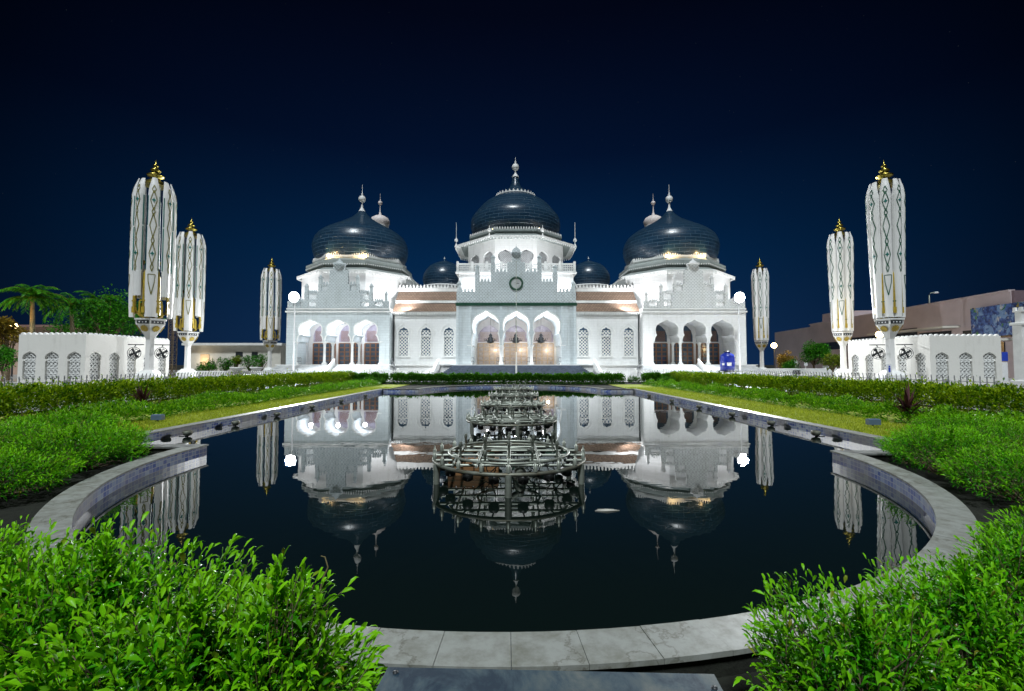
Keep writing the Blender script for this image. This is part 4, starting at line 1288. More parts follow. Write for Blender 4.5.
for o in (uc, ud, ue, uf):
    for ch in list(o.children):
        if ch.name.startswith('fan_bracket'):
            for g in list(ch.children): bpy.data.objects.remove(g)
            bpy.data.objects.remove(ch)
place(ua, 150, 39, 'tallest folded white umbrella at the left, in front of the small white house', R(14))
place(uc, 188, 54.6, 'folded white umbrella second from the left, just behind the tallest one', R(10))
place(ud, 270, 75, 'small far folded umbrella between the left floodlight and the low white building', R(5))
place(ub, 890, 39, 'tallest folded white umbrella at the right, in front of the cream house', R(-16))
place(ue, 843, 54.6, 'folded white umbrella second from the right, near the round green tree', R(-14))
place(uf, 761.5, 75, 'small far folded umbrella right beside the right floodlight', R(-6))

# ------------------------------------------------------------------ small crenellated houses with jali windows
def house(sx, label):
    if sx < 0: xa, xb, ya, yb = -38.2, -33.0, 35.2, 43.8
    else: xa, xb, ya, yb = 34.0, 39.8, 37.0, 46.0
    zt = 4.15
    t = thing('crenellated_house', label, 'house', ((xa + xb) / 2, (ya + yb) / 2, .16), 'small white houses beside the plaza')
    xin = xb if sx < 0 else xa            # the face turned to the pool
    def jali_holes(us, hw):
        z0, z1 = .65, 2.84
        hp = [(hw, z0), (hw, z0 + 1.42), (hw * .86, z0 + 1.46), (hw * 1.06, z0 + 1.58), (hw * 1.1, z0 + 1.75), (hw * .95, z0 + 1.93), (hw * .55, z0 + 2.06), (hw * .2, z0 + 2.14), (0, z1 - .0)]
        return [arch_loop(u, hp) for u in us], z0, z1
    nF = 3; w = xb - xa
    usF = [xa + w * (i + .5) / nF for i in range(nF)]
    hF, z0, z1 = jali_holes(usF, .5)
    nS = 5; d = yb - ya
    usS = [ya + d * (i + .5) / nS for i in range(nS)]
    hS, _, _ = jali_holes(usS, .46)
    b = MB()
    b.prism([(xa, .1), (xa, zt), (xb, zt), (xb, .1)], ya, ya + .3, hF)
    s = -1 if sx < 0 else 1
    b.prism([(ya + .301, .1), (ya + .301, zt), (yb, zt), (yb, .1)], 0, s * .3, hS, ((xin, 0, 0), (0, 1, 0), (0, 0, 1), (1, 0, 0)))
    xo = xa if sx < 0 else xb
    b.box(min(xo, xo - s * .3), max(xo, xo - s * .3), ya + .301, yb, .1, zt)
    b.box(xa + .301, xb - .301, yb - .3, yb - .001, .1, zt)
    b.build('wall', HOUSEW, t)
    b = MB(); b.box(xa + .31, xb - .31, ya + .31, yb - .31, zt - .5, zt - .3); b.build('roof', CREAM, t)
    b = MB()
    fringe(b, [(xa, ya + .12, 0), (xb, ya + .12, 0)], zt - .01, .24, .17, .42, False, .2)
    fringe(b, [(xin + s * .12, ya + .3, 0), (xin + s * .12, yb, 0)], zt - .01, .24, .17, .42, False, .2)
    b.build('cresting', TRIM, t)
    for loop, u in list(zip(hF, usF)):
        b = MB(); lattice(b, u - .56, u + .56, z0, z1 - .01, ya + .14, .32, .085, .05)
        for zz in (z0 + .45, z0 + .9, z0 + 1.42): b.box(u - .5, u + .5, ya + .12, ya + .137, zz - .03, zz + .03)
        for k in range(3):
            for q in range(5): b.ring((u - .33 + .33 * k, ya + .115, z0 + .24 + .4 * q), .11, .02, 12, 4, 'y')
        wo = b.build('window', TRIM, t)
        b = MB(); b.box(u - .55, u + .55, ya + .301, ya + .33, z0 - .05, z1 + .05); b.build('pane', PANEL, wo)
    for u in usS:
        fr = ((xin, 0, 0), (0, 1, 0), (0, 0, 1), (s, 0, 0))
        b = MB(); lattice(b, u - .52, u + .52, z0, z1 - .01, .14, .32, .085, .05, fr)
        for zz in (z0 + .45, z0 + .9, z0 + 1.42): b.prism([(u - .46, zz - .03), (u - .46, zz + .03), (u + .46, zz + .03), (u + .46, zz - .03)], .12, .137, (), fr)
        wo = b.build('window', TRIM, t)
        b = MB(); b.prism([(u - .5, z0 - .05), (u - .5, z1 + .05), (u + .5, z1 + .05), (u + .5, z0 - .05)], .305, .34, (), fr); b.build('pane', PANEL, wo)
    return t
house(-1, 'small flat roofed white house with lattice windows behind the tallest left umbrella')
house(1, 'small flat roofed cream house with lattice windows behind the tallest right umbrella')

# ------------------------------------------------------------------ fences with bent bars
def fence(X, y0, y1, lean, label):
    t = thing('iron_fence', label, 'fence', (X, (y0 + y1) / 2, .16), 'bent bar fences along the plaza')
    L = y1 - y0
    nb = int(L / .26)
    panels = 12
    for p in range(panels):
        b = MB()
        a, c = y0 + L * p / panels, y0 + L * (p + 1) / panels
        k = int((c - a) / .33)
        for i in range(k):
            y = a + (c - a) * (i + .5) / k
            b.tube([(X, y, .2), (X, y, .85), (X + lean * .06, y - .05, 1.05), (X + lean * .22, y - .22, 1.18)], .034, 5)
        b.tube([(X, a, .34), (X, c, .34)], .025, 5); b.tube([(X, a, .84), (X, c, .84)], .025, 5)
        b.build('railing', FENCEW, t)
        b = MB(); b.bbox(X - .07, X + .07, a - .07, a + .07, .16, .95, .02); b.build('post', FENCEW, t)
    b = MB(); b.bbox(X - .14, X + .14, y0, y1, .1, .2, .02); b.build('kerb', TRIM, t)
fence(-25.6, 15, 60, 1, 'grey fence of bent bars along the left hedge')
fence(26.2, 24.6, 60, -1, 'grey fence of bent bars along the right hedge')
t = thing('gate_pillar', 'white gate pillar with a turret cap at the right end of the fence', 'pillar', (26.95, 24, .16))
b = MB(); x, y = 26.95, 24
b.bbox(x - .36, x + .36, y - .36, y + .36, .1, 1.0, .05); b.bbox(x - .24, x + .24, y - .24, y + .24, 1.0, 3.9, .04); b.build('shaft', TRIM, t)
b = MB(); b.bbox(x - .31, x + .31, y - .31, y + .31, 3.9, 4.05, .04); b.bbox(x - .16, x + .16, y - .16, y + .16, 4.05, 4.6, .03); b.bbox(x - .22, x + .22, y - .22, y + .22, 4.6, 4.68, .02)
for q in ((-1, -1), (1, -1), (1, 1), (-1, 1)): b.box(x + q[0] * .15 - .06, x + q[0] * .15 + .06, y + q[1] * .15 - .06, y + q[1] * .15 + .06, 4.68, 4.85)
b.build('turret_cap', TRIM, t)

# white railings in front of the mosque wings
for s, lab in ((-1, 'white picket railing in front of the left wing of the mosque'), (1, 'white picket railing in front of the right wing of the mosque')):
    t = thing('picket_railing', lab, 'railing', (X0 + s * 14.5, 57.5, .16), 'white railings before the wings')
    for (xa, xb) in ((11.4, 15.0), (15.0, 18.6), (18.6, 24.6)):
        b = MB()
        l, r = sorted((X0 + s * xa, X0 + s * xb))
        k = int((r - l) / .3)
        for i in range(k): xx = l + (r - l) * (i + .5) / k; b.box(xx - .035, xx + .035, 57.47, 57.53, .16, 1.15)
        b.box(l, r, 57.44, 57.469, .95, 1.04); b.box(l, r, 57.44, 57.469, .3, .38); b.build('pickets', TRIM, t)
        b = MB(); b.bbox(l - .1, l + .1, 57.4, 57.6, .16, 1.35, .03); b.build('post', TRIM, t)

# ------------------------------------------------------------------ foliage
def leaves(P, D, Lf, Wf, droop, rs, fold=0.25, quad=False):
    """one folded pointed leaf per row: base P, direction D, length Lf, width Wf"""
    n_ = len(P)
    D = D / np.linalg.norm(D, axis=1, keepdims=True)
    up = np.tile(np.array([0, 0, 1.0]), (n_, 1)) + rs.normal(0, .35, (n_, 3))
    S = np.cross(D, up); S /= np.linalg.norm(S, axis=1, keepdims=True) + 1e-9
    Nn = np.cross(S, D)
    L_, W_ = Lf[:, None], Wf[:, None]
    if quad:
        V = np.stack([P, P + D * L_ * .5 + S * W_ * .5 + Nn * W_ * .1, P + D * L_, P + D * L_ * .5 - S * W_ * .5 + Nn * W_ * .1], 1).reshape(-1, 3)
        return V, (np.arange(n_)[:, None] * 4 + np.array([[0, 1, 2, 3]])).reshape(-1, 4)
    dz = np.zeros((n_, 3)); dz[:, 2] = -1
    mid = P + D * L_ * .45 + dz * droop * L_ * .08
    m2 = P + D * L_ * .78 + dz * droop * L_ * .22
    tip = P + D * L_ + dz * droop * L_ * .5
    V = np.stack([P, mid + S * W_ * .5 + Nn * W_ * fold, mid, mid - S * W_ * .5 + Nn * W_ * fold, m2 + S * W_ * .32 + Nn * W_ * fold * .6, m2, m2 - S * W_ * .32 + Nn * W_ * fold * .6, tip], 1).reshape(-1, 3)
    tri = np.array([[0, 1, 2], [0, 2, 3], [1, 4, 5], [1, 5, 2], [2, 5, 6], [2, 6, 3], [4, 7, 5], [5, 7, 6]])
    F_ = (np.arange(n_)[:, None, None] * 8 + tri[None]).reshape(-1, 3)
    return V, F_
def shoots(base, dirs, length, nl, ll, rs, wr=0.34, droop=.8):
    """leafy shoots: nl leaves round each stem, the top ones upright"""
    k = len(base)
    dirs = dirs / np.linalg.norm(dirs, axis=1, keepdims=True)
    Ps, Ds, Ls, Ws = [], [], [], []
    a = np.tile([[0.3, 0.9, 0.1]], (k, 1)); u = np.cross(dirs, a); u /= np.linalg.norm(u, axis=1, keepdims=True); w = np.cross(dirs, u)
    ph0 = rs.uniform(0, 2 * PI, k)
    for i in range(nl):
        t = (i + .5) / nl
        ph = ph0 + i * 2.4 + rs.normal(0, .3, k)
        sp = (.95 - .68 * t)
        d = u * (np.cos(ph) * sp)[:, None] + w * (np.sin(ph) * sp)[:, None] + dirs * (.5 + .6 * t)
        d += rs.normal(0, .15, (k, 3))
        Ps.append(base + dirs * (length * t)[:, None]); Ds.append(d)
        l = ll * (1.0 - .35 * abs(t - .45)) * rs.uniform(.5, 1.35, k)
        Ls.append(l); Ws.append(l * wr * rs.uniform(.8, 1.2, k))
    T_ = np.repeat(np.repeat((np.arange(nl) + .5) / nl, k), 8)
    return (*leaves(np.concatenate(Ps), np.concatenate(Ds), np.concatenate(Ls), np.concatenate(Ws), droop, rs), T_)
def shrub(name, label, cat, cx, cy, rx, ry, h, ns, ll, m, seed, group=None, nl=11, slen=(.20, .40), z0=GZ, tall=0.16, wr=.225, stems=True):
    rs = np.random.default_rng(seed)
    t = thing(name, label, cat, (cx, cy, z0), group)
    nc = max(5, ns // 17)                      # the bush grows in clumps of shoots with dark gaps between them
    cth = 2 * PI * ((np.arange(nc) * 0.618034 + rs.uniform(0, .08, nc)) % 1); ccz = (np.arange(nc) + .5) / nc * 1.12 - .15
    ccz = np.minimum(ccz + rs.normal(0, .05, nc), .97); cdep = rs.uniform(.86, 1.10, nc)
    ci = rs.integers(0, nc, ns); sg = 1.15 / math.sqrt(nc)
    o1, o2 = rs.normal(0, sg, ns), rs.normal(0, sg, ns)
    cz = np.clip(ccz[ci] + o2, -.25, 1); th = cth[ci] + o1 / np.sqrt(np.clip(1 - ccz[ci] ** 2, .12, 1))
    rr = np.sqrt(np.clip(1 - cz ** 2, 0, 1))
    depth = (cdep[ci] - .9 * (o1 ** 2 + o2 ** 2)) * np.where(rs.uniform(0, 1, ns) < .8, rs.uniform(.93, 1.03, ns), rs.uniform(.6, .9, ns))
    hc = h * .45
    base = np.stack([cx + rx * rr * np.cos(th) * depth, cy + ry * rr * np.sin(th) * depth, z0 + hc + np.where(cz > 0, (h - hc), hc) * cz * depth], 1)
    dirs = np.stack([rr * np.cos(th) * .9, rr * np.sin(th) * .9, np.maximum(cz, 0) * .9 + .75], 1) + rs.normal(0, .28, (ns, 3))
    L = rs.uniform(*slen, ns) * np.where(rs.uniform(0, 1, ns) < tall, 1.55, 1.0)
    base = base - dirs / np.linalg.norm(dirs, axis=1, keepdims=True) * (L * .75)[:, None]
    keep = base[:, 2] > z0 + .03
    V, Fc, T_ = shoots(base[keep], dirs[keep], L[keep], nl, ll, rs, wr)
    arrays_obj('foliage', V, Fc, m, t, tip=T_)
    if stems:
        b = MB()
        idx = np.nonzero(keep)[0][:160]
        for i in idx:
            d = dirs[i] / np.linalg.norm(dirs[i])
            root = Vector((cx + (base[i, 0] - cx) * .25, cy + (base[i, 1] - cy) * .25, z0))
            p = Vector(base[i]); q = p + Vector(d) * float(L[i] * .95)
            b.tube([root, root.lerp(p, .6) + Vector((0, 0, .05)), p, q], [.009, .006, .003, .0015], 4, False)
        b.build('stems', BARK, t)
    return t

G_L = 'shrubs round the near left rim of the pool'
G_R = 'shrubs round the near right rim of the pool'
# near left
shrub('leafy_shrub', 'nearest bright green shrub at the bottom left, its right end over the marble rim', 'shrub', -1.12, 1.66, .58, .45, .93, 700, .082, LEAF_NEAR, 11, G_L)
shrub('leafy_shrub', 'slim shrub at the right end of the bottom left bushes, beside the dry twig', 'shrub', -.88, 1.74, .31, .36, .96, 320, .082, LEAF_NEAR, 17, G_L)
shrub('leafy_shrub', 'tall bright shrub at the bottom left whose shoots stand up against the water', 'shrub', -1.75, 2.0, .78, .55, .93, 900, .082, LEAF_NEAR, 12, G_L)
shrub('leafy_shrub', 'bright green shrub at the bottom left in front of the curved grey coping', 'shrub', -2.7, 2.3, .72, .58, .86, 850, .082, LEAF_NEAR, 13, G_L)
shrub('leafy_shrub', 'shadowed shrub in the bottom left corner', 'shrub', -2.2, 1.25, .9, .45, .74, 700, .082, LEAF_NEAR, 14, G_L)
shrub('leafy_shrub', 'shrub at the left border below the curved bench of coping', 'shrub', -3.35, 2.6, .62, .48, .80, 640, .080, LEAF_NEAR, 15, G_L)
# far side of the left curve
for i, (x, y, rx, ry, h, lab) in enumerate([(-6.9, 6.0, .95, .85, .60, 'green shrub at the left border, nearest of the row behind the left coping'),
                                            (-7.25, 7.6, .95, .9, .68, 'green shrub behind the left coping, in the middle of its row'),
                                            (-7.9, 8.75, .8, .75, .64, 'green shrub at the corner where the left coping meets the long edge'),
                                            (-9.6, 8.2, 1.0, 1.2, .72, 'green shrub at the left border behind the middle of the row'),
                                            (-11.2, 11.4, 1.2, 1.2, .52, 'low loose shrub on the lawn behind the left corner of the pool')]):
    shrub('garden_shrub', lab, 'shrub', x, y, rx, ry, h, 760, .086, LEAF_NEAR if i < 4 else LEAF_R, 30 + i, G_L, 9)
# near right
shrub('leafy_shrub', 'bright green shrub at the bottom right, its left end over the marble rim', 'shrub', 1.36, 1.82, .40, .42, .84, 620, .064, LEAF_R, 21, G_R, 11, (.14, .28))
shrub('leafy_shrub', 'taller bright shrub at the bottom right beneath the reflected umbrella', 'shrub', 2.0, 2.05, .48, .42, .84, 700, .064, LEAF_R, 22, G_R, 11, (.14, .28))
shrub('leafy_shrub', 'shrub in the bottom right corner', 'shrub', 2.2, 1.5, .75, .42, .78, 950, .064, LEAF_R, 23, G_R, 11, (.14, .28))
shrub('leafy_shrub', 'bright shrub at the right border in front of the grey curved coping', 'shrub', 2.75, 2.4, .48, .42, .86, 700, .064, LEAF_R, 24, G_R, 11, (.14, .28))
shrub('leafy_shrub', 'shrub at the right border above the end of the curved coping', 'shrub', 3.5, 2.85, .5, .45, .88, 700, .064, LEAF_R, 25, G_R, 11, (.14, .28))
for i, (x, y, rx, ry, h, lab) in enumerate([(6.65, 5.85, .95, .85, .66, 'green shrub at the right border, nearest of the row behind the right coping'),
                                            (7.0, 7.3, .95, .9, .70, 'green shrub behind the right coping, in the middle of its row'),
                                            (7.65, 8.3, .8, .65, .62, 'green shrub at the corner where the right coping meets the long edge'),
                                            (9.1, 8.0, .95, 1.2, .70, 'green shrub at the right border behind the middle of its row'),
                                            (10.9, 10.9, 1.2, 1.1, .52, 'low loose shrub on the lawn behind the right corner of the pool')]):
    shrub('garden_shrub', lab, 'shrub', x, y, rx, ry, h, 1000, .070, LEAF_R, 40 + i, G_R, 9)

def hedge(label, x0, y0, x1, y1, half, h, nleaf, ls, m, seed, group, z0=GZ, lumpy=0):
    rs = np.random.default_rng(seed)
    t = thing('hedge', label, 'hedge', ((x0 + x1) / 2, (y0 + y1) / 2, z0), group)
    s = rs.uniform(0, 1, nleaf)
    d = np.array([x1 - x0, y1 - y0]); L = np.linalg.norm(d); d /= L; n_ = np.array([-d[1], d[0]])
    a = rs.uniform(-.15, PI + .15, nleaf)
    lump = 1 + .06 * np.sin(s * L * 1.7 + seed) * np.sin(s * L * .6) + .04 * np.sin(s * L * 5.3 + seed * 2) + .06 * np.sin(s * L * 11.7)
    r = np.where(rs.uniform(0, 1, nleaf) < .7, rs.uniform(.86, 1.06, nleaf), rs.uniform(.4, .9, nleaf)) * lump
    gap = np.maximum(0, np.sin(s * L * 5.2 + 1.3 * np.sin(s * L * 1.9 + seed))) ** 5
    r = r * (1 - .26 * gap)
    spike = np.where(rs.uniform(0, 1, nleaf) < .03, rs.uniform(1.05, 1.3, nleaf), 1)
    q = np.sign(np.cos(a)) * np.abs(np.cos(a)) ** .55 * half * r
    z = z0 + .05 + np.maximum(0, np.sign(np.sin(a)) * np.abs(np.sin(a)) ** .55) * (h - .05) * r * spike
    P = np.stack([x0 + d[0] * s * L + n_[0] * q, y0 + d[1] * s * L + n_[1] * q, z], 1)
    D = np.stack([n_[0] * np.cos(a), n_[1] * np.cos(a), np.sin(a) + .3], 1) + rs.normal(0, .55, (nleaf, 3))
    if lumpy:                                  # separate little bushes with gaps
        fx, fy = P[:, 0] + .6 * np.sin(P[:, 1] * .9 + seed), P[:, 1] + .5 * np.sin(P[:, 0] * 1.3)
        f = .5 + .27 * np.sin(fx * 2.9 + seed) * np.sin(fy * 2.1) + .23 * np.sin(fx * 1.3 + fy * 1.1 + 2) + .16 * np.sin(fx * 5.1 - fy * 4.3)
        P[:, 2] = z0 + .02 + (P[:, 2] - z0) * (.35 + 1.05 * np.clip(f, 0, 1.1) ** 1.2 * lumpy)
        k_ = f > rs.uniform(.05, .34, nleaf); P, D = P[k_], D[k_]; nleaf = len(P)
    l = ls * rs.uniform(.6, 1.3, nleaf)
    V, Fc = leaves(P, D, l, l * .55, 0, rs, quad=True)
    arrays_obj('foliage', V, Fc, m, t)
    b = MB()
    for i in range(int(L / .5)):
        c = Vector((x0 + d[0] * (i + .5) * .5, y0 + d[1] * (i + .5) * .5, z0))
        b.tube([c, c + Vector((rs.uniform(-.15, .15), rs.uniform(-.15, .15), h * .8))], [.03, .01], 5, False)
    b.build('stems', BARK, t)
    return t
G_H = 'clipped hedges round the garden'
hedge('long yellowish hedge along the left fence', -15.2, 8.0, -15.2, 42.0, .85, 1.02, 90000, .10, LEAF_HEDGE, 51, G_H)
hedge('long yellowish hedge along the right fence', 15.2, 8.0, 15.2, 42.0, .85, 1.0, 90000, .10, LEAF_HEDGE, 52, G_H)
hedge('loose low hedge on the lawn between the left hedge and the pool', -12.5, 11.5, -12.3, 39, 1.30, .34, 46000, .085, LEAF_LOW, 53, G_H, lumpy=1.1)
hedge('loose low hedge on the lawn between the right hedge and the pool', 12.6, 11.0, 12.4, 39, 1.30, .34, 46000, .085, LEAF_LOW, 54, G_H, lumpy=1.1)
hedge('dark green hedge at the far left end of the garden before the mosque stairs', -17.0, 42.0, -11.6, 42.0, 1.0, .85, 22000, .15, LEAF_FAR, 55, G_H)
hedge('dark green hedge at the far end of the pool on the axis of the portal', -10.8, 41.0, 10.0, 41.0, 1.0, .85, 42000, .15, LEAF_FAR, 56, G_H)
hedge('dark green hedge at the far right end of the garden near the blue tank', 12.2, 42.2, 17.5, 42.2, 1.0, .85, 22000, .15, LEAF_FAR, 57, G_H)
k = 0
for x, y, r, h, lab in ((10.9, 40.9, .65, .7, 'clipped bush ending the axial hedge on the right'), (13.6, 40.2, 1.0, .75, 'clipped bush on the lawn right of the axial hedge'), (16.3, 40.3, 1.0, .75, 'clipped bush farther right on the lawn below the blue tank'),
                        (-12.4, 40.3, 1.2, .75, 'clipped bush on the lawn left of the axial hedge')):
    shrub('clipped_bush', lab, 'bush', x, y, r, r * .8, h, 260, .10, LEAF_FAR, 60 + k, 'clipped bushes at the far end', 7, (.12, .22), stems=False, wr=.5); k += 1
# grass on the two lawn strips
def grass(label, x0, x1, y0, y1, n_, seed):
    rs = np.random.default_rng(seed)
    y = y0 + (y1 - y0) * rs.uniform(0, 1, n_) ** 1.6
    P = np.stack([rs.uniform(x0, x1, n_), y, np.full(n_, GZ + .03)], 1)
    D = rs.normal(0, .35, (n_, 3)); D[:, 2] = 1
    l = rs.uniform(.04, .10, n_)
    V, Fc = leaves(P, D, l, l * .16 + .004, 0, rs, quad=True)
    o = arrays_obj('grass', V, Fc, GRASS)
    tag(o, label, 'grass', kind='stuff')
grass('short yellowish grass beside the left edge of the pool', -11.5, -8.85, 9.3, 34, 40000, 71)
grass('short yellowish grass beside the right edge of the pool', 8.3, 11.2, 9.3, 34, 40000, 72)

def spiky(label, x, y, h, n_, m, seed):
    rs = np.random.default_rng(seed)
    t = thing('spiky_plant', label, 'plant', (x, y, GZ), 'spiky plants by the hedges')
    V, Fc, o = [], [], 0
    b = MB(); b.tube([(x, y, GZ), (x + .02, y, GZ + h * .4)], [.05, .03], 6); b.build('stem', BARK, t)
    lb = MB()
    for i in range(n_):
        a = rs.uniform(0, 2 * PI); el = rs.uniform(.25, 1.45); L = h * rs.uniform(.55, .85)
        d = Vector((math.cos(a) * math.cos(el), math.sin(a) * math.cos(el), math.sin(el))); s_ = Vector((-math.sin(a), math.cos(a), 0)); w = .035
        p0 = Vector((x, y, GZ + h * rs.uniform(.12, .42)))
        pts = [p0, p0 + d * L * .5, p0 + d * L + Vector((0, 0, -L * .18 * math.cos(el)))]
        lb.add([pts[0] - s_ * w * .6, pts[0] + s_ * w * .6, pts[1] + s_ * w, pts[1] - s_ * w, pts[2]], [(0, 1, 2, 3), (3, 2, 4)])
    lb.build('leaves', m, t)
spiky('spiky purple plant standing in front of the right hedge', 11.7, 13.5, 1.22, 46, LEAF_PURPLE, 81)
spiky('spiky dark plant standing in front of the left hedge', -13.9, 17.2, 1.1, 40, LEAF_PURPLE, 82)

# ------------------------------------------------------------------ trees
def broad_tree(label, x, y, h, r, n_, m, seed, trunk_h, ls=.22, group=None, name='leafy_tree', squash=.8):
    rs = np.random.default_rng(seed)
    t = thing(name, label, 'tree', (x, y, .16), group)
    b = MB(); zt = .16 + trunk_h
    b.tube([(x, y, .1), (x + .1, y, zt * .6), (x, y, zt), (x, y, zt + r * .6)], [.06 * h * .5 + .05, .05 * h * .4 + .05, .12, .04], 8)
    cl = []
    zc = .16 + h - r * squash
    for i in range(16):
        v = rs.normal(0, 1, 3); v /= np.linalg.norm(v)
        c = np.array([x, y, zc]) + v * np.array([r, r, r * squash]) * rs.uniform(.45, .8)
        cl.append((c, r * rs.uniform(.28, .48)))
        b.tube([(x, y, zt * .9), tuple((np.array([x, y, zt]) + c) / 2), tuple(c)], [.08, .05, .015], 5, False)
    b.build('trunk', BARK, t)
    per = n_ // 16; P, D = [], []
    for c, rr in cl:
        v = rs.normal(0, 1, (per, 3)); v /= np.linalg.norm(v, axis=1, keepdims=True)
        P.append(c + v * (rr * rs.uniform(.55, 1.08, per))[:, None]); D.append(v + rs.normal(0, .6, (per, 3)) + np.array([0, 0, -.1]))
    P, D = np.concatenate(P), np.concatenate(D); l = ls * rs.uniform(.6, 1.3, len(P))
    V, Fc = leaves(P, D, l, l * .6, 0, rs, quad=True)
    arrays_obj('crown', V, Fc, m, t)
def palm(label, x, y, h, fl, nf, seed, lean=(.0, .0)):
    rs = np.random.default_rng(seed)
    t = thing('palm_tree', label, 'palm tree', (x, y, .16), 'palm trees behind the left house')
    b = MB(); top = Vector((x + lean[0], y + lean[1], h))
    b.tube([(x, y, .1), (x + lean[0] * .2, y, h * .35), (x + lean[0] * .6, y, h * .7), top], [.34, .26, .22, .17], 10); b.build('trunk', PALMBARK, t)
    V, Fs, o = [], [], 0
    rb = MB()
    for i in range(nf):
        a = 2 * PI * i / nf + rs.normal(0, .2); el = rs.uniform(-.05, 1.25); L = fl * rs.uniform(.8, 1.1)
        pts, p, e = [], top.copy(), el
        for q in range(9):
            pts.append(p.copy()); p = p + Vector((math.cos(a) * math.cos(e), math.sin(a) * math.cos(e), math.sin(e))) * (L / 8); e -= .21
        rb.tube(pts, [.05 - .0055 * q for q in range(9)], 4, False)
        s_ = Vector((-math.sin(a), math.cos(a), 0))
        P, D, LL = [], [], []
        for q in np.linspace(.6, 7.9, 34):
            i0 = int(q); c = pts[i0].lerp(pts[min(8, i0 + 1)], q - i0); ax = (pts[min(8, i0 + 1)] - pts[i0 if i0 < 8 else 7]).normalized()
            for s in (-1, 1):
                P.append(c); D.append(s_ * s * .8 + ax * .55 + Vector((0, 0, -.45 + rs.normal(0, .12)))); LL.append(L * .24 * (1 - .5 * abs(q / 8 - .45)))
        v, f = leaves(np.array(P), np.array(D), np.array(LL), np.full(len(P), .11), 0, rs, quad=True)
        V.append(v); Fs.append(f + o); o += len(v)
    rb.build('rachis', LEAF_LIME, t)
    arrays_obj('fronds', np.concatenate(V), np.concatenate(Fs), LEAF_TREE, t)
def pz(px, Y): return xat(px, Y)
palm('full feathery palm at the far left behind the small white house', pz(33, 52), 52, zat(298, 52), 3.2, 26, 91, (-.3, 0))
palm('palm with a bent trunk in the tree clump left of the tallest umbrella', pz(75, 58), 58, zat(306, 58), 3.4, 20, 92, (-.7, 0))
palm('slim palm in the tree clump next to the tallest left umbrella', pz(97, 64), 64, zat(303, 64), 3.2, 20, 93, (.2, 0))
G_T = 'leafy trees behind the left house'
broad_tree('dense tree with bright tufts behind the right end of the left house', pz(108, 60), 60, zat(291, 60) - .16, 4.0, 3600, LEAF_TREE, 94, 4, .34, G_T)
broad_tree('dark bushy tree behind the left house between the palms', pz(84, 66), 66, zat(304, 66) - .16, 4.2, 3000, LEAF_TREE, 95, 4, .36, G_T)
broad_tree('dark bushy tree partly hidden by the tallest left umbrella', pz(128, 66), 66, zat(300, 66) - .16, 3.8, 3000, LEAF_TREE, 96, 4, .36, G_T)
broad_tree('lamplit yellowish tree at the far left border', pz(8, 47), 47, zat(318, 47) - .16, 1.7, 2600, LEAF_AMBER, 97, 2.2, .26, 'lamplit trees')
broad_tree('low green tree at the far left border beside the small white house', pz(4, 44), 44, zat(346, 44) - .16, 1.3, 2000, LEAF_TREE, 98, 1.0, .22, 'lamplit trees')
broad_tree('round bright green tree left of the second right umbrella', pz(813, 68), 68, zat(343, 68) - .16, 2.0, 4200, LEAF_LIME if False else LEAF_TREE, 99, 1.6, .26, 'garden trees at the right')
broad_tree('yellow green bush tree right beside the second right umbrella', pz(832, 62), 62, zat(353, 62) - .16, 1.3, 2600, LEAF_LIME, 100, .9, .22, 'garden trees at the right')
broad_tree('amber lit low tree beside the far right umbrella', pz(786, 76), 76, zat(353, 76) - .16, 1.9, 2600, LEAF_AMBER, 101, 1.0, .24, 'garden trees at the right')
broad_tree('dark small tree below the amber lamp at the right', pz(790, 70), 70, zat(360, 70) - .16, 1.2, 1600, LEAF_TREE, 102, .8, .22, 'garden trees at the right')
for i, (px_, Y, py_, r, lab) in enumerate(((207, 66, 362, 1.3, 'low bush beside the second left umbrella'), (226, 70, 357, 1.3, 'round bush in front of the low white building, left of the planter'), (236, 72, 356, .9, 'pale bush in front of the low white building'),
                                          (250, 73, 355, 1.5, 'bushy dark shrub between the low building and the far left umbrella'), (262, 80, 353, 1.6, 'tall shrub behind the far left umbrella'))):
    broad_tree(lab, pz(px_, Y), Y, max(1.2, zat(py_, Y) - .16), r, 1400, LEAF_TREE if i != 2 else LEAF_LIME, 110 + i, .5, .2, 'bushes before the low white building', 'round_bush')
palm_small = shrub('garden_plant', 'small upright plant before the lit doorway of the low building', 'plant', pz(213, 71), 71, .8, .8, 2.6, 160, .3, LEAF_TREE, 120, None, 8, (.4, .7), .16, stems=False)

# ------------------------------------------------------------------ buildings around
def low_building():
    Y = 88
    xa, xb = pz(188, Y), pz(281, Y)
    t = thing('low_building', 'long low cream building between the second and the far left umbrella', 'building', ((xa + xb) / 2, Y, .16))
    zt = zat(345.5, Y)
    b = MB(); b.box(xa, xb, Y, Y + 10, .1, zt); b.build('wall', CREAM, t)
    b = MB(); b.box(xa - .6, xb + .6, Y - .9, Y + 10.4, zt + .002, zt + .45); b.build('roof', TRIM, t)
    b = MB()
    for a, c, z0, z1 in ((236, 243, 352, 357), (252, 258, 352, 358)): b.box(pz(a, Y), pz(c, Y), Y - .06, Y - .003, zat(z1, Y), zat(z0, Y))
    b.build('window', MALLD, t)
    b = MB(); b.box(pz(201, Y), pz(210, Y), Y - .08, Y - .003, .2, zat(354, Y)); b.build('doorway', mat('doorway_tan', (.62, .46, .30), .6), t)
    point('doorway_lamp', (pz(205, Y), Y - 1.2, 2.6), 120, (1, .78, .5), .2)
low_building()
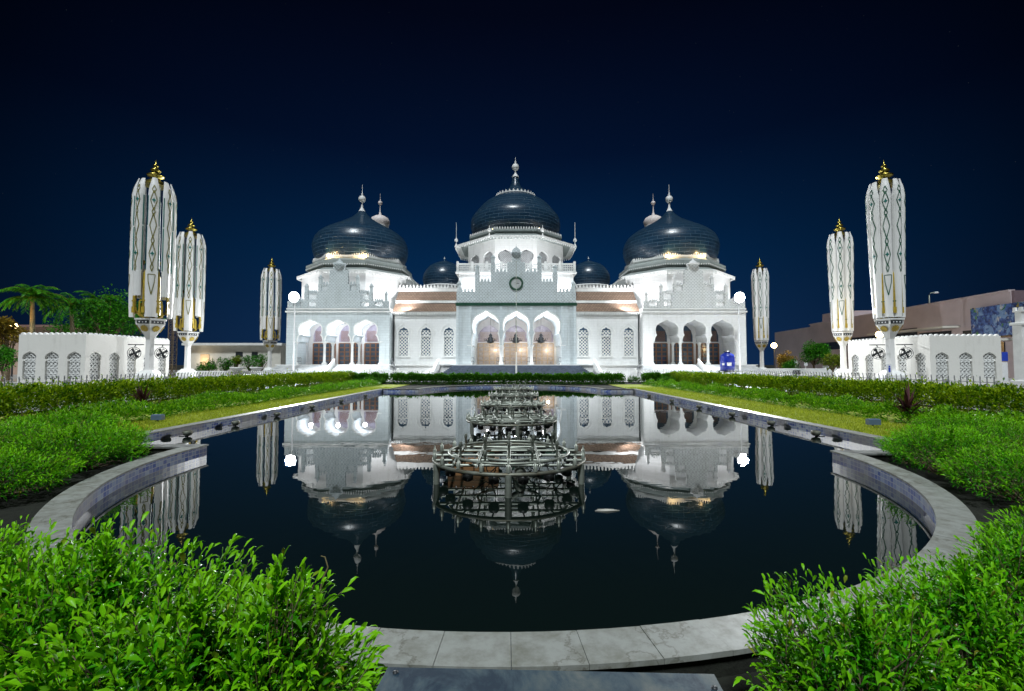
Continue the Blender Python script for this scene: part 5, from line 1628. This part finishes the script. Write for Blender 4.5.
def house_far():
    Y = 75
    xa, xb = pz(22, Y), pz(72, Y)
    t = thing('low_building', 'lamplit pinkish low building behind the palms at the left', 'building', ((xa + xb) / 2, Y, .16))
    zt = zat(327.5, Y)
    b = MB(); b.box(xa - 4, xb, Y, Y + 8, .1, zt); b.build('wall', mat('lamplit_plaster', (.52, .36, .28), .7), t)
    b = MB(); b.box(xa - 4.5, xb + .5, Y - .6, Y + 8.5, zt + .002, zt + .4); b.build('roof', mat('brown_roof', (.25, .15, .12), .7), t)
    b = MB(); b.box(xa + 1, xa + 3, Y - .05, Y - .003, zt - 2.6, zt - 1.0); b.box(xa + 5, xa + 7, Y - .05, Y - .003, zt - 2.6, zt - 1.0); b.build('window', MALLD, t)
house_far()
def mall():
    x0 = 60.6
    t = thing('shopping_hall', 'long pinkish building receding behind the right umbrellas, its roof line sloping away', 'building', (64, 90, .16))
    h = zat(291.5, 55)
    pa, pb = Vector((x0, 55, 0)), Vector((70, 121, 0))
    u = (pb - pa).normalized(); n_ = Vector((u.y, -u.x, 0)); L = (pb - pa).length
    fr = (pa, u, (0, 0, 1), n_)
    b = MB(); b.prism([(0, .1), (0, h), (L * .72, h), (L * .72, h * .965), (L, h * .965), (L, .1)], 0, 30, (), fr); b.build('wall', MALL, t)
    b = MB(); b.prism([(0, h + .003), (0, h + .25), (L * .72, h + .25), (L * .72, h + .003)], -.25, .5, (), fr); b.build('roof_edge', MALL, t)
    b = MB(); b.prism([(L * .56, h + .26), (L * .56, h + 2.0), (L * .66, h + 2.0), (L * .66, h + .26)], .6, 8, (), fr); b.build('roof_house', MALL, t)
    b = MB()
    for a, c, z0, z1 in ((.05, 7, 5.2, 6.4), (9, 15, 4.5, 6.6), (15.5, 23, 6.3, 7.5), (25, 34, 5.6, 6.9), (36, 45, 4.9, 6.4), (1, 7, 2.5, 4.6)):
        b.prism([(a, z0), (a, z1), (c, z1), (c, z0)], -.12, -.004, (), fr)
    b.build('window', MALLD, t)
    b = MB(); b.prism([(7.5, 6.9), (7.5, 7.15), (24, 7.15), (24, 6.9)], -2.2, -.005, (), fr); b.prism([(0, 4.75), (0, 5.0), (7.2, 5.0), (7.2, 4.75)], -1.4, -.005, (), fr); b.build('canopy', CREAM, t)
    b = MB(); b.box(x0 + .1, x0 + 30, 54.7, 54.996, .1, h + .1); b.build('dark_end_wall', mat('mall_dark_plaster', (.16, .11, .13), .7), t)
    # hoarding fixed near the corner
    m = thing('mural_panel', 'big abstract blue and green painted hoarding on the pinkish building at the right border', 'hoarding', tuple(pa + u * 5))
    hb, hz = zat(335, 57), zat(303, 57)
    b = MB(); b.prism([(-2.5, 5.4), (-2.5, 9.2), (5.2, 9.2), (5.2, 5.4)], -.45, -.26, (), fr); b.build('painted_face', MURAL, m)
    b = MB()
    for q in (-2.4, 1.4, 5.1): b.prism([(q - .08, 5.3), (q - .08, 9.3), (q + .08, 9.3), (q + .08, 5.3)], -.25, -.13, (), fr)
    b.build('frame', DARK, m)
mall()
def roof_lamp(px, Y, zb, zt, label):
    x = pz(px, Y)
    t = thing('street_lamp', label, 'street lamp', (x, Y, zb), 'street lamps at the right')
    b = MB(); b.tube([(x, Y, zb), (x, Y, zt - .4), (x + .25, Y, zt), (x + .9, Y, zt + .1)], [.12, .08, .07, .05], 8); b.build('pole', STEEL, t)
    b = MB(); b.lathe((x + 1.1, Y, zt + .06), [(.06, -.14), (.3, -.1), (.34, 0), (.2, .12), (.02, .16)], 12); b.build('lamp_head', LABELW, t)
roof_lamp(931, 70, zat(305, 70) - 1.2, zat(293, 70), 'unlit street lamp rising over the roof of the pinkish building')
def glow_lamp(px, py, Y, r, en, label, col=(1, .72, .32)):
    p = at(px, py, Y)
    t = thing('street_lamp', label, 'street lamp', (p.x, Y, .16), 'lit street lamps')
    b = MB(); b.tube([(p.x, Y, .16), (p.x, Y, p.z - r * 1.1)], [.09, .06], 8); b.build('pole', DARK, t)
    b = MB(); b.lathe((p.x, Y, p.z), [(max(.01, r * math.sin(PI * i / 8)), -r * math.cos(PI * i / 8)) for i in range(9)], 16); b.build('globe', WARMGLOW, t)
    point('street_light', (p.x, Y - r - .6, p.z), en, col, .2)
glow_lamp(879.5, 334.5, 47.5, .33, 450, 'lit globe lamp beside the capital of the tallest right umbrella')
glow_lamp(774, 345.5, 80, .45, 900, 'lit amber globe lamp near the far right umbrella', (1, .55, .15))
glow_lamp(14, 326, 50, .3, 420, 'lit amber globe lamp at the far left border', (1, .5, .12))
# lattice mast between the two left umbrellas
Y = 62; x = pz(172.5, Y)
t = thing('lattice_mast', 'rusty brown lattice mast between the two nearest left umbrellas', 'mast', (x, Y, .16))
b = MB(); zt = zat(262, Y)
for q in ((-.35, -.35), (.35, -.35), (.35, .35), (-.35, .35)): b.tube([(x + q[0], Y + q[1], .16), (x + q[0], Y + q[1], zt)], .06, 5)
b.build('leg', OCHRE if False else BARK, t)
b = MB(); z = .4
while z < zt - .8:
    for q0, q1 in (((-.35, -.35), (.35, -.35)), ((.35, -.35), (.35, .35)), ((.35, .35), (-.35, .35)), ((-.35, .35), (-.35, -.35))):
        b.tube([(x + q0[0], Y + q0[1], z), (x + q1[0], Y + q1[1], z + .7)], .035, 4); b.tube([(x + q0[0], Y + q0[1], z), (x + q1[0], Y + q1[1], z)], .035, 4)
    z += .7
b.build('bracing', BARK, t)
# plaza parapets and planters at the sides
t = thing('plaza_parapet', 'low white wall between the far right umbrella and the second right one', 'wall', (33, 60, .16))
b = MB(); b.bbox(pz(757, 66), pz(835, 66), 66, 66.5, .1, zat(368.5, 66), .04); b.bbox(pz(829, 66) - .5, pz(829, 66) + .9, 65.7, 66.8, .1, zat(366, 66), .05); b.build('wall', TRIM, t)
t = thing('plaza_parapet', 'low white wall between the far left umbrella and the second left one', 'wall', (-40, 66, .16))
b = MB(); b.bbox(pz(192, 63), pz(283, 63), 63, 63.5, .1, zat(371, 63), .04); b.build('wall', TRIM, t)
for px_, Y, lab in ((237.5, 68, 'white stone planter before the low white building'), (257, 70, 'white stone planter beside the far left umbrella')):
    x = pz(px_, Y); t = thing('planter', lab, 'planter', (x, Y, .16), 'white planters')
    b = MB(); b.lathe((x, Y, .16), [(.5, 0), (.45, .15), (.3, .3), (.35, .6), (.8, 1.0), (.95, 1.1), (.95, 1.25), (.8, 1.25), (.75, 1.1)], 20); b.build('bowl', TRIM, t)
x, Y = pz(786.5, 60), 58
t = thing('electric_cabinet', 'small dark cabinet on the plaza at the right near the fence', 'cabinet', (x, Y, .16))
b = MB(); b.bbox(x - .35, x + .35, Y - .2, Y + .2, .26, 1.1, .02); b.build('box', DARK, t)
b = MB(); b.box(x - .3, x + .3, Y - .225, Y - .203, .34, 1.02); b.build('door', BLACKP, t)
b = MB(); b.box(x - .3, x + .3, Y - .18, Y + .18, .16, .259); b.build('plinth', TRIM, t)
for px_, Y, z, lab in ((795, 72, 1.9, 'small white signpost under the round green tree'), (805, 73, 1.6, 'short white post right of the white signpost')):
    x = pz(px_, Y); t = thing('signpost', lab, 'sign', (x, Y, .16), 'white posts at the right')
    b = MB(); b.tube([(x, Y, .16), (x, Y, z + .3)], .07, 6); b.build('post', LABELW, t)
    b = MB(); b.bbox(x - .28, x + .28, Y - .1, Y - .05, z, z + .55, .01); b.build('panel', LABELW, t)
x, Y = pz(1003.5, 46), 46
t = thing('sign_board', 'white and blue sign board standing right of the cream house', 'sign', (x, Y, .16))
b = MB(); b.bbox(x - .28, x + .28, Y - .05, Y + .05, .16, zat(362, Y), .02); b.build('board', LABELW, t)
b = MB(); b.box(x - .3, x + .3, Y - .09, Y - .055, zat(361, Y), zat(352, Y)); b.build('blue_panel', BLUESIGN, t)
x, Y = pz(880.5, 39), 38.2
t = thing('notice_board', 'small white notice with a blue figure beside the foot of the tallest right umbrella', 'notice', (x, Y, .16))
b = MB(); b.box(x - .22, x + .22, Y - .03, Y + .03, zat(374, Y), zat(364, Y)); b.tube([(x, Y + .06, .16), (x, Y + .06, zat(368, Y))], .04, 6); b.build('board', LABELW, t)
b = MB(); b.lathe((0, 0, 0), [(.001, 0), (.07, 0), (.07, .02)], 12); b.v = [(x + p, Y - .035 - r, zat(366.4, Y) + q) for p, q, r in b.v]; b.box(x - .08, x + .08, Y - .05, Y - .032, zat(372, Y), zat(367.6, Y)); b.build('figure', BLUESIGN, t)

# ------------------------------------------------------------------ flagpole, water tank, floodlights, lanterns
Y = 47; x = pz(516.3, Y)
t = thing('flagpole', 'thin flagpole on a white foot on the axis of the portal', 'flagpole', (x, Y, .16))
b = MB(); zt = zat(262, Y); b.tube([(x, Y, .3), (x, Y, zat(350, Y)), (x, Y, zt)], [.05, .04, .022], 8); b.lathe((x, Y, zt), [(.02, 0), (.06, .06), (.001, .12)], 10); b.build('pole', STEEL, t)
b = MB(); b.tube([(x, Y, .16), (x, Y, 1.0), (x, Y, zat(352, Y))], [.12, .09, .06], 10); b.bbox(x - .4, x + .4, Y - .4, Y + .4, .16, .45, .05); b.build('foot', TRIM, t)
Y = 56; x = pz(727, Y)
t = thing('water_tank', 'blue plastic water tank on a stand before the right porch', 'water tank', (x, Y, .16))
z0, z1 = zat(370.5, Y), zat(352, Y); r = .82
b = MB(); b.lathe((x, Y, 0), [(r * .96, z0), (r, z0 + .08), (r, z0 + .45), (r * 1.03, z0 + .5), (r, z0 + .55), (r, z0 + 1.0), (r * 1.03, z0 + 1.05), (r, z0 + 1.1), (r, z1 - .6), (r * .9, z1 - .35), (r * .45, z1 - .12), (r * .42, z1), (.01, z1 + .02)], 28); b.build('barrel', BLUETANK, t)
b = MB(); b.lathe((x, Y, 0), [(r + .012, z0 + .57), (r + .012, z0 + .97)], 10, 0, True, R(-118), R(-82)); b.lathe((x, Y, 0), [(r + .012, z0 + .65), (r + .012, z0 + .9)], 6, 0, True, R(-160), R(-138)); b.build('label', LABELW, t)
b = MB(); b.lathe((x, Y, 0), [(r * .5, z1 - .02), (r * .5, z1 + .08), (.02, z1 + .12)], 18); b.build('lid', BLACKP, t)
for q in ((-1, -1), (1, -1), (1, 1), (-1, 1)):
    b = MB(); b.box(x + q[0] * .7 - .06, x + q[0] * .7 + .06, Y + q[1] * .7 - .06, Y + q[1] * .7 + .06, .16, z0 - .1); b.build('leg', DARK, t)
b = MB(); b.box(x - .95, x + .95, Y - .95, Y + .95, z0 - .1, z0 - .003); b.build('platform', DARK, t)
b = MB()
for dx in (-.85, 1.35): b.tube([(x + dx, Y - 1.0, .16), (x + dx, Y - 1.0, .95)], .05, 5)
b.tube([(x - .85, Y - 1.0, .95), (x + 1.35, Y - 1.0, .95)], .05, 5); b.build('stand_rail', DARK, t)
def flood(px, py, label, Y=61.0):
    p = at(px, py, Y)
    t = thing('floodlight_mast', label, 'floodlight', (p.x, Y, .16), 'floodlight masts')
    b = MB(); b.tube([(p.x, Y + .25, .16), (p.x, Y + .25, p.z - .2)], [.14, .08], 8); b.box(p.x - .75, p.x + .75, Y + .18, Y + .32, p.z - .1, p.z + .1); b.build('mast', LABELW, t)
    b = MB(); b.lathe((0, 0, 0), [(.40, -.32), (.70, -.02), (.74, .0), (.74, .05)], 40); b.v = [(p.x + a, Y - d, p.z + e_) for a, e_, d in b.v]; h = b.build('lamp_housing', DARK, t)
    b = MB(); b.lathe((0, 0, 0), [(.001, .10), (.4, .09), (.68, .055), (.69, .02)], 40); b.v = [(p.x + a, Y - d, p.z + e_) for a, e_, d in b.v]; b.build('lamp_glass', LAMPGLOW, h)
    spot('flood_light', (p.x, Y - .6, p.z), (p.x * .3, 20, -4), 42000, 158, (.95, .98, 1), .4, .35)
flood(294, 297, 'dazzling floodlight at the left porch of the mosque')
flood(739.5, 297.5, 'dazzling floodlight at the right porch of the mosque')
for dx, lab in ((-4.0, 'dark ornate lantern hanging in the left arch of the portal'), (0.0, 'dark ornate lantern hanging in the middle arch of the portal'), (4.0, 'dark ornate lantern hanging in the right arch of the portal')):
    x, Y = X0 + dx, 72.0; z0 = zat(343.5, Y)
    t = thing('hanging_lantern', lab, 'lantern', (x, Y, z0), 'lanterns in the portal')
    b = MB(); b.tube([(x, Y, z0 + 1.6), (x, Y, 9.2)], .025, 5); b.build('chain', DARK, t)
    b = MB(); b.lathe((x, Y, 0), [(.05, z0), (.55, z0 + .15), (.6, z0 + .3), (.35, z0 + .5), (.5, z0 + .75), (.2, z0 + 1.1), (.3, z0 + 1.3), (.05, z0 + 1.6)], 12)
    for i in range(8):
        a = 2 * PI * i / 8; b.tube([(x + .3 * math.cos(a), Y + .3 * math.sin(a), z0 + .5), (x + .95 * math.cos(a), Y + .95 * math.sin(a), z0 + .45), (x + 1.0 * math.cos(a), Y + 1.0 * math.sin(a), z0 + .8)], .05, 5)
    b.build('lantern_body', DARK, t)

# ------------------------------------------------------------------ fountain rings in the pool
def fountain():
    t = thing('fountain_ring', '-', 'fountain', (0, 0, 0))
    zr = .30; Rr = 1.22
    b = MB(); b.ring((0, 0, zr), Rr, .030, 64, 8); b.build('ring_pipe', RUST, t)
    b = MB(); b.ring((0, 0, zr + .10), Rr * .80, .021, 48, 6); b.ring((0, 0, zr + .05), Rr * .42, .024, 36, 6); b.build('inner_ring', STEEL, t)
    b = MB()
    for q in (-.75, -.4, 0, .4, .75):
        l = math.sqrt(Rr * Rr - q * q) - .02
        b.tube([(-l, q, zr + .03), (l, q, zr + .03)], .023, 6)
    for q in (-.8, -.45, .45, .8):
        l = math.sqrt(Rr * Rr - q * q) - .02
        b.tube([(q, -l, zr + .085), (q, l, zr + .085)], .020, 6)
    b.tube([(0, -Rr, zr + .03), (0, Rr, zr + .03)], .034, 8); b.build('grid_pipe', STEEL, t)
    rs = random.Random(5)
    for i in range(20):
        a = 2 * PI * i / 20; x, y = Rr * math.cos(a), Rr * math.sin(a)
        b = MB(); b.tube([(x, y, zr + .03), (x, y, zr + .12), (x, y, zr + .13), (x, y, zr + .19)], [.03, .03, .016, .012], 8); b.build('nozzle', STEEL, t)
    for (x, y) in [(-.75, -.4), (-.4, 0), (0, -.4), (.4, 0), (.75, -.4), (-.4, .4), (.4, .4), (0, .75), (0, 0), (-.75, .4), (.75, .4), (-.35, -.75), (.35, -.75)]:
        h = rs.uniform(.16, .30)
        b = MB(); b.tube([(x, y, zr + .03), (x, y, zr + h), (x, y, zr + h + .01), (x, y, zr + h + .07)], [.018, .018, .032, .02], 8); b.build('riser', STEEL, t)
    for i in range(16):
        a = 2 * PI * (i + .5) / 16; x, y = (Rr - .16) * math.cos(a), (Rr - .16) * math.sin(a)
        b = MB(); b.lathe((x, y, zr - .17), [(.03, 0), (.075, .02), (.08, .10), (.06, .13), (.02, .14)], 10); b.tube([(x, y, zr - .04), (x * 1.1, y * 1.1, zr)], .012, 5); b.build('lamp', BLACKP, t)
    for a in (-90, -25, 90, 205, 150, 30):
        x, y = Rr * math.cos(R(a)), Rr * math.sin(R(a))
        b = MB(); b.tube([(x, y, -.5), (x, y, zr)], .05, 8); b.build('leg', STEEL, t)
    b = MB()
    for i in range(14):
        a = rs.uniform(0, 6.28); r0 = rs.uniform(.2, 1.0)
        p = Vector((r0 * math.cos(a), r0 * math.sin(a), zr)); q = p + Vector((rs.uniform(-.4, .4), rs.uniform(-.4, .4), 0))
        b.tube([p, p + Vector((0, 0, -.12)), (p + q) / 2 + Vector((0, 0, -.26)), q + Vector((0, 0, -.16)), q], .010, 5)
    b.build('cable', BLACKP, t)
    b = MB(); b.lathe((.18, -.25, -.3), [(.09, 0), (.09, .45), (.06, .5), (.06, .56)], 12); b.tube([(.18, -.25, .2), (.0, -.25, zr)], .05, 8); b.build('pump_pipe', RUST, t)
    b = MB(); b.tube([(-.3, .2, -.4), (-.3, .2, zr)], .06, 8); b.build('feed_pipe', RUST, t)
    return t
f0 = fountain()
FY = (7.55, 12.6, 17.6, 22.7, 28.6)
FL_ = ('nearest fountain pipe ring standing in the dark water, above a sunken wooden crate', 'second nearest fountain pipe ring in the pool', 'middle fountain pipe ring of the row in the pool',
       'fourth fountain pipe ring of the row, seen above the middle one', 'farthest fountain pipe ring, close to the far blue wall of the pool')
for i, (y, lab) in enumerate(zip(FY, FL_)):
    o = f0 if i == 0 else copy_tree(f0)
    o.location = (-.05 + .04 * i, y, 0); o.rotation_euler = (0, 0, R((0, 7, -5, 10, 3)[i]))
    tag(o, lab, 'fountain', 'fountain rings along the pool')
t = thing('wooden_crate', 'brown wooden crate half sunk under the nearest fountain ring', 'crate', (-.62, 7.75, 0))
b = MB()
for k in range(3): b.box(-1.05, -.22, 7.55, 7.58, -.12 + k * .10, -.03 + k * .10)
for k in range(3): b.box(-1.05, -.22, 8.0, 8.03, -.12 + k * .10, -.03 + k * .10)
for k in range(6): b.box(-1.05 + k * .14, -.93 + k * .14, 7.56, 8.02, .18, .2)
b.build('boards', WOODC, t)
b = MB()
for q in ((-1.04, 7.585), (-.27, 7.585), (-1.04, 7.955), (-.27, 7.955)): b.box(q[0], q[0] + .04, q[1], q[1] + .04, -.3, .178)
b.build('corner_post', WOODC, t)
# lights on brackets along the long walls
def wall_lamp(x, y, s):
    t = thing('pool_lamp', '-', 'pool lamp', (x, y, .03))
    b = MB(); b.lathe((x, y, .02), [(.05, 0), (.10, .03), (.115, .10), (.09, .13), (.08, .12), (.02, .11)], 14); b.build('lamp_can', RUST, t)
    b = MB(); b.tube([(x, y, -.3), (x, y, .03)], .02, 6); b.tube([(x, y, .0), (x + s * .22, y, .0)], .015, 5); b.build('bracket', DARK, t)
    return t
pos = ('nearest', 'second nearest', 'third nearest', 'fourth nearest', 'fifth nearest', 'farthest')
for s, side_ in ((-1, 'left'), (1, 'right')):
    for i, y in enumerate((11.6, 13.6, 16.0, 18.8, 22.0, 25.6)):
        o = wall_lamp(PX + s * (PW - .28), y, s)
        tag(o, f'small steel pool lamp by the {side_} long wall, {pos[i]} of its row', 'pool lamp', f'pool lamps by the {side_} wall')
t = MB()
for i in range(3): t.tube([(1.03 + .02 * i, 5.73 + .03 * i, .004), (1.18, 5.71 + .03 * i, .010), (1.34 - .03 * i, 5.75 + .02 * i, .004)], [.003, .007, .003], 6)
o = t.build('floating_debris', CREAM); tag(o, 'pale scrap of debris floating right of the nearest fountain ring', 'debris')
# little garden spotlights on the lawns
for px_, py_, lab in ((158, 419, 'small blue grey garden spotlight on the left lawn'), (873, 424, 'small blue grey garden spotlight on the right lawn')):
    Y = (CAMZ - .09) * F_PX / (py_ + 3 - YH); x = xat(px_, Y, py_)
    t = thing('garden_spotlight', lab, 'spotlight', (x, Y, .09), 'garden spotlights')
    b = MB(); b.bbox(x - .16, x + .16, Y - .08, Y + .06, .17, .33, .02); b.build('lamp_head', mat('spot_blue_grey', (.10, .15, .24), .4), t)
    b = MB(); b.tube([(x, Y, .08), (x, Y, .2)], .025, 6); b.bbox(x - .1, x + .1, Y - .1, Y + .1, .08, .11, .01); b.build('stand', DARK, t)
# dry twig above the left shrub
b = MB(); p = [at(323, 578, 2.05), at(328, 567, 2.05), at(325, 557, 2.07), at(321, 556, 2.08)]
b.tube([at(318, 600, 2.0)] + p, [.004, .004, .003, .0025, .002], 6); o = b.build('dry_twig', mat('dry_twig_brown', (.16, .13, .05), .8)); tag(o, 'thin curled dry twig sticking out of the left shrub', 'twig')
# weathered panel at the bottom edge
t = thing('reading_board', 'weathered blue grey metal board at the bottom edge before the marble rim', 'board', (.06, 1.15, GZ))
Yt = 1.30
A, B_ = at(388, 667, Yt), at(714, 674, Yt)
C_, D_ = at(728, 700, 1.16), at(370, 700, 1.16)
ex = Vector((0, -.28, -.10))
v = [A, B_, B_ + (C_ - B_) * 3.2, A + (D_ - A) * 3.2]
nrm = (v[1] - v[0]).cross(v[3] - v[0]).normalized()
if nrm.z < 0: nrm = -nrm
b = MB(); b.add([q for q in v] + [q - nrm * .03 for q in v], [(0, 3, 2, 1), (4, 5, 6, 7), (0, 1, 5, 4), (1, 2, 6, 5), (2, 3, 7, 6), (3, 0, 4, 7)]); b.build('panel', SLAB, t)
mid = (v[0] + v[1] + v[2] + v[3]) / 4 - nrm * .05
for s in (-.28, .28):
    b = MB(); b.tube([(mid.x + s, mid.y, GZ), (mid.x + s, mid.y, mid.z)], .03, 8); b.build('leg', DARK, t)
b = MB()
for q in ((v[1] - (v[1] - v[0]).normalized() * .02 + (v[2] - v[1]).normalized() * .09), (v[0] + (v[1] - v[0]).normalized() * .03 + (v[3] - v[0]).normalized() * .03)): b.lathe(tuple(q + nrm * .001), [(.008, 0), (.008, .004), (.001, .006)], 8)
b.build('bolt', DARK, t)
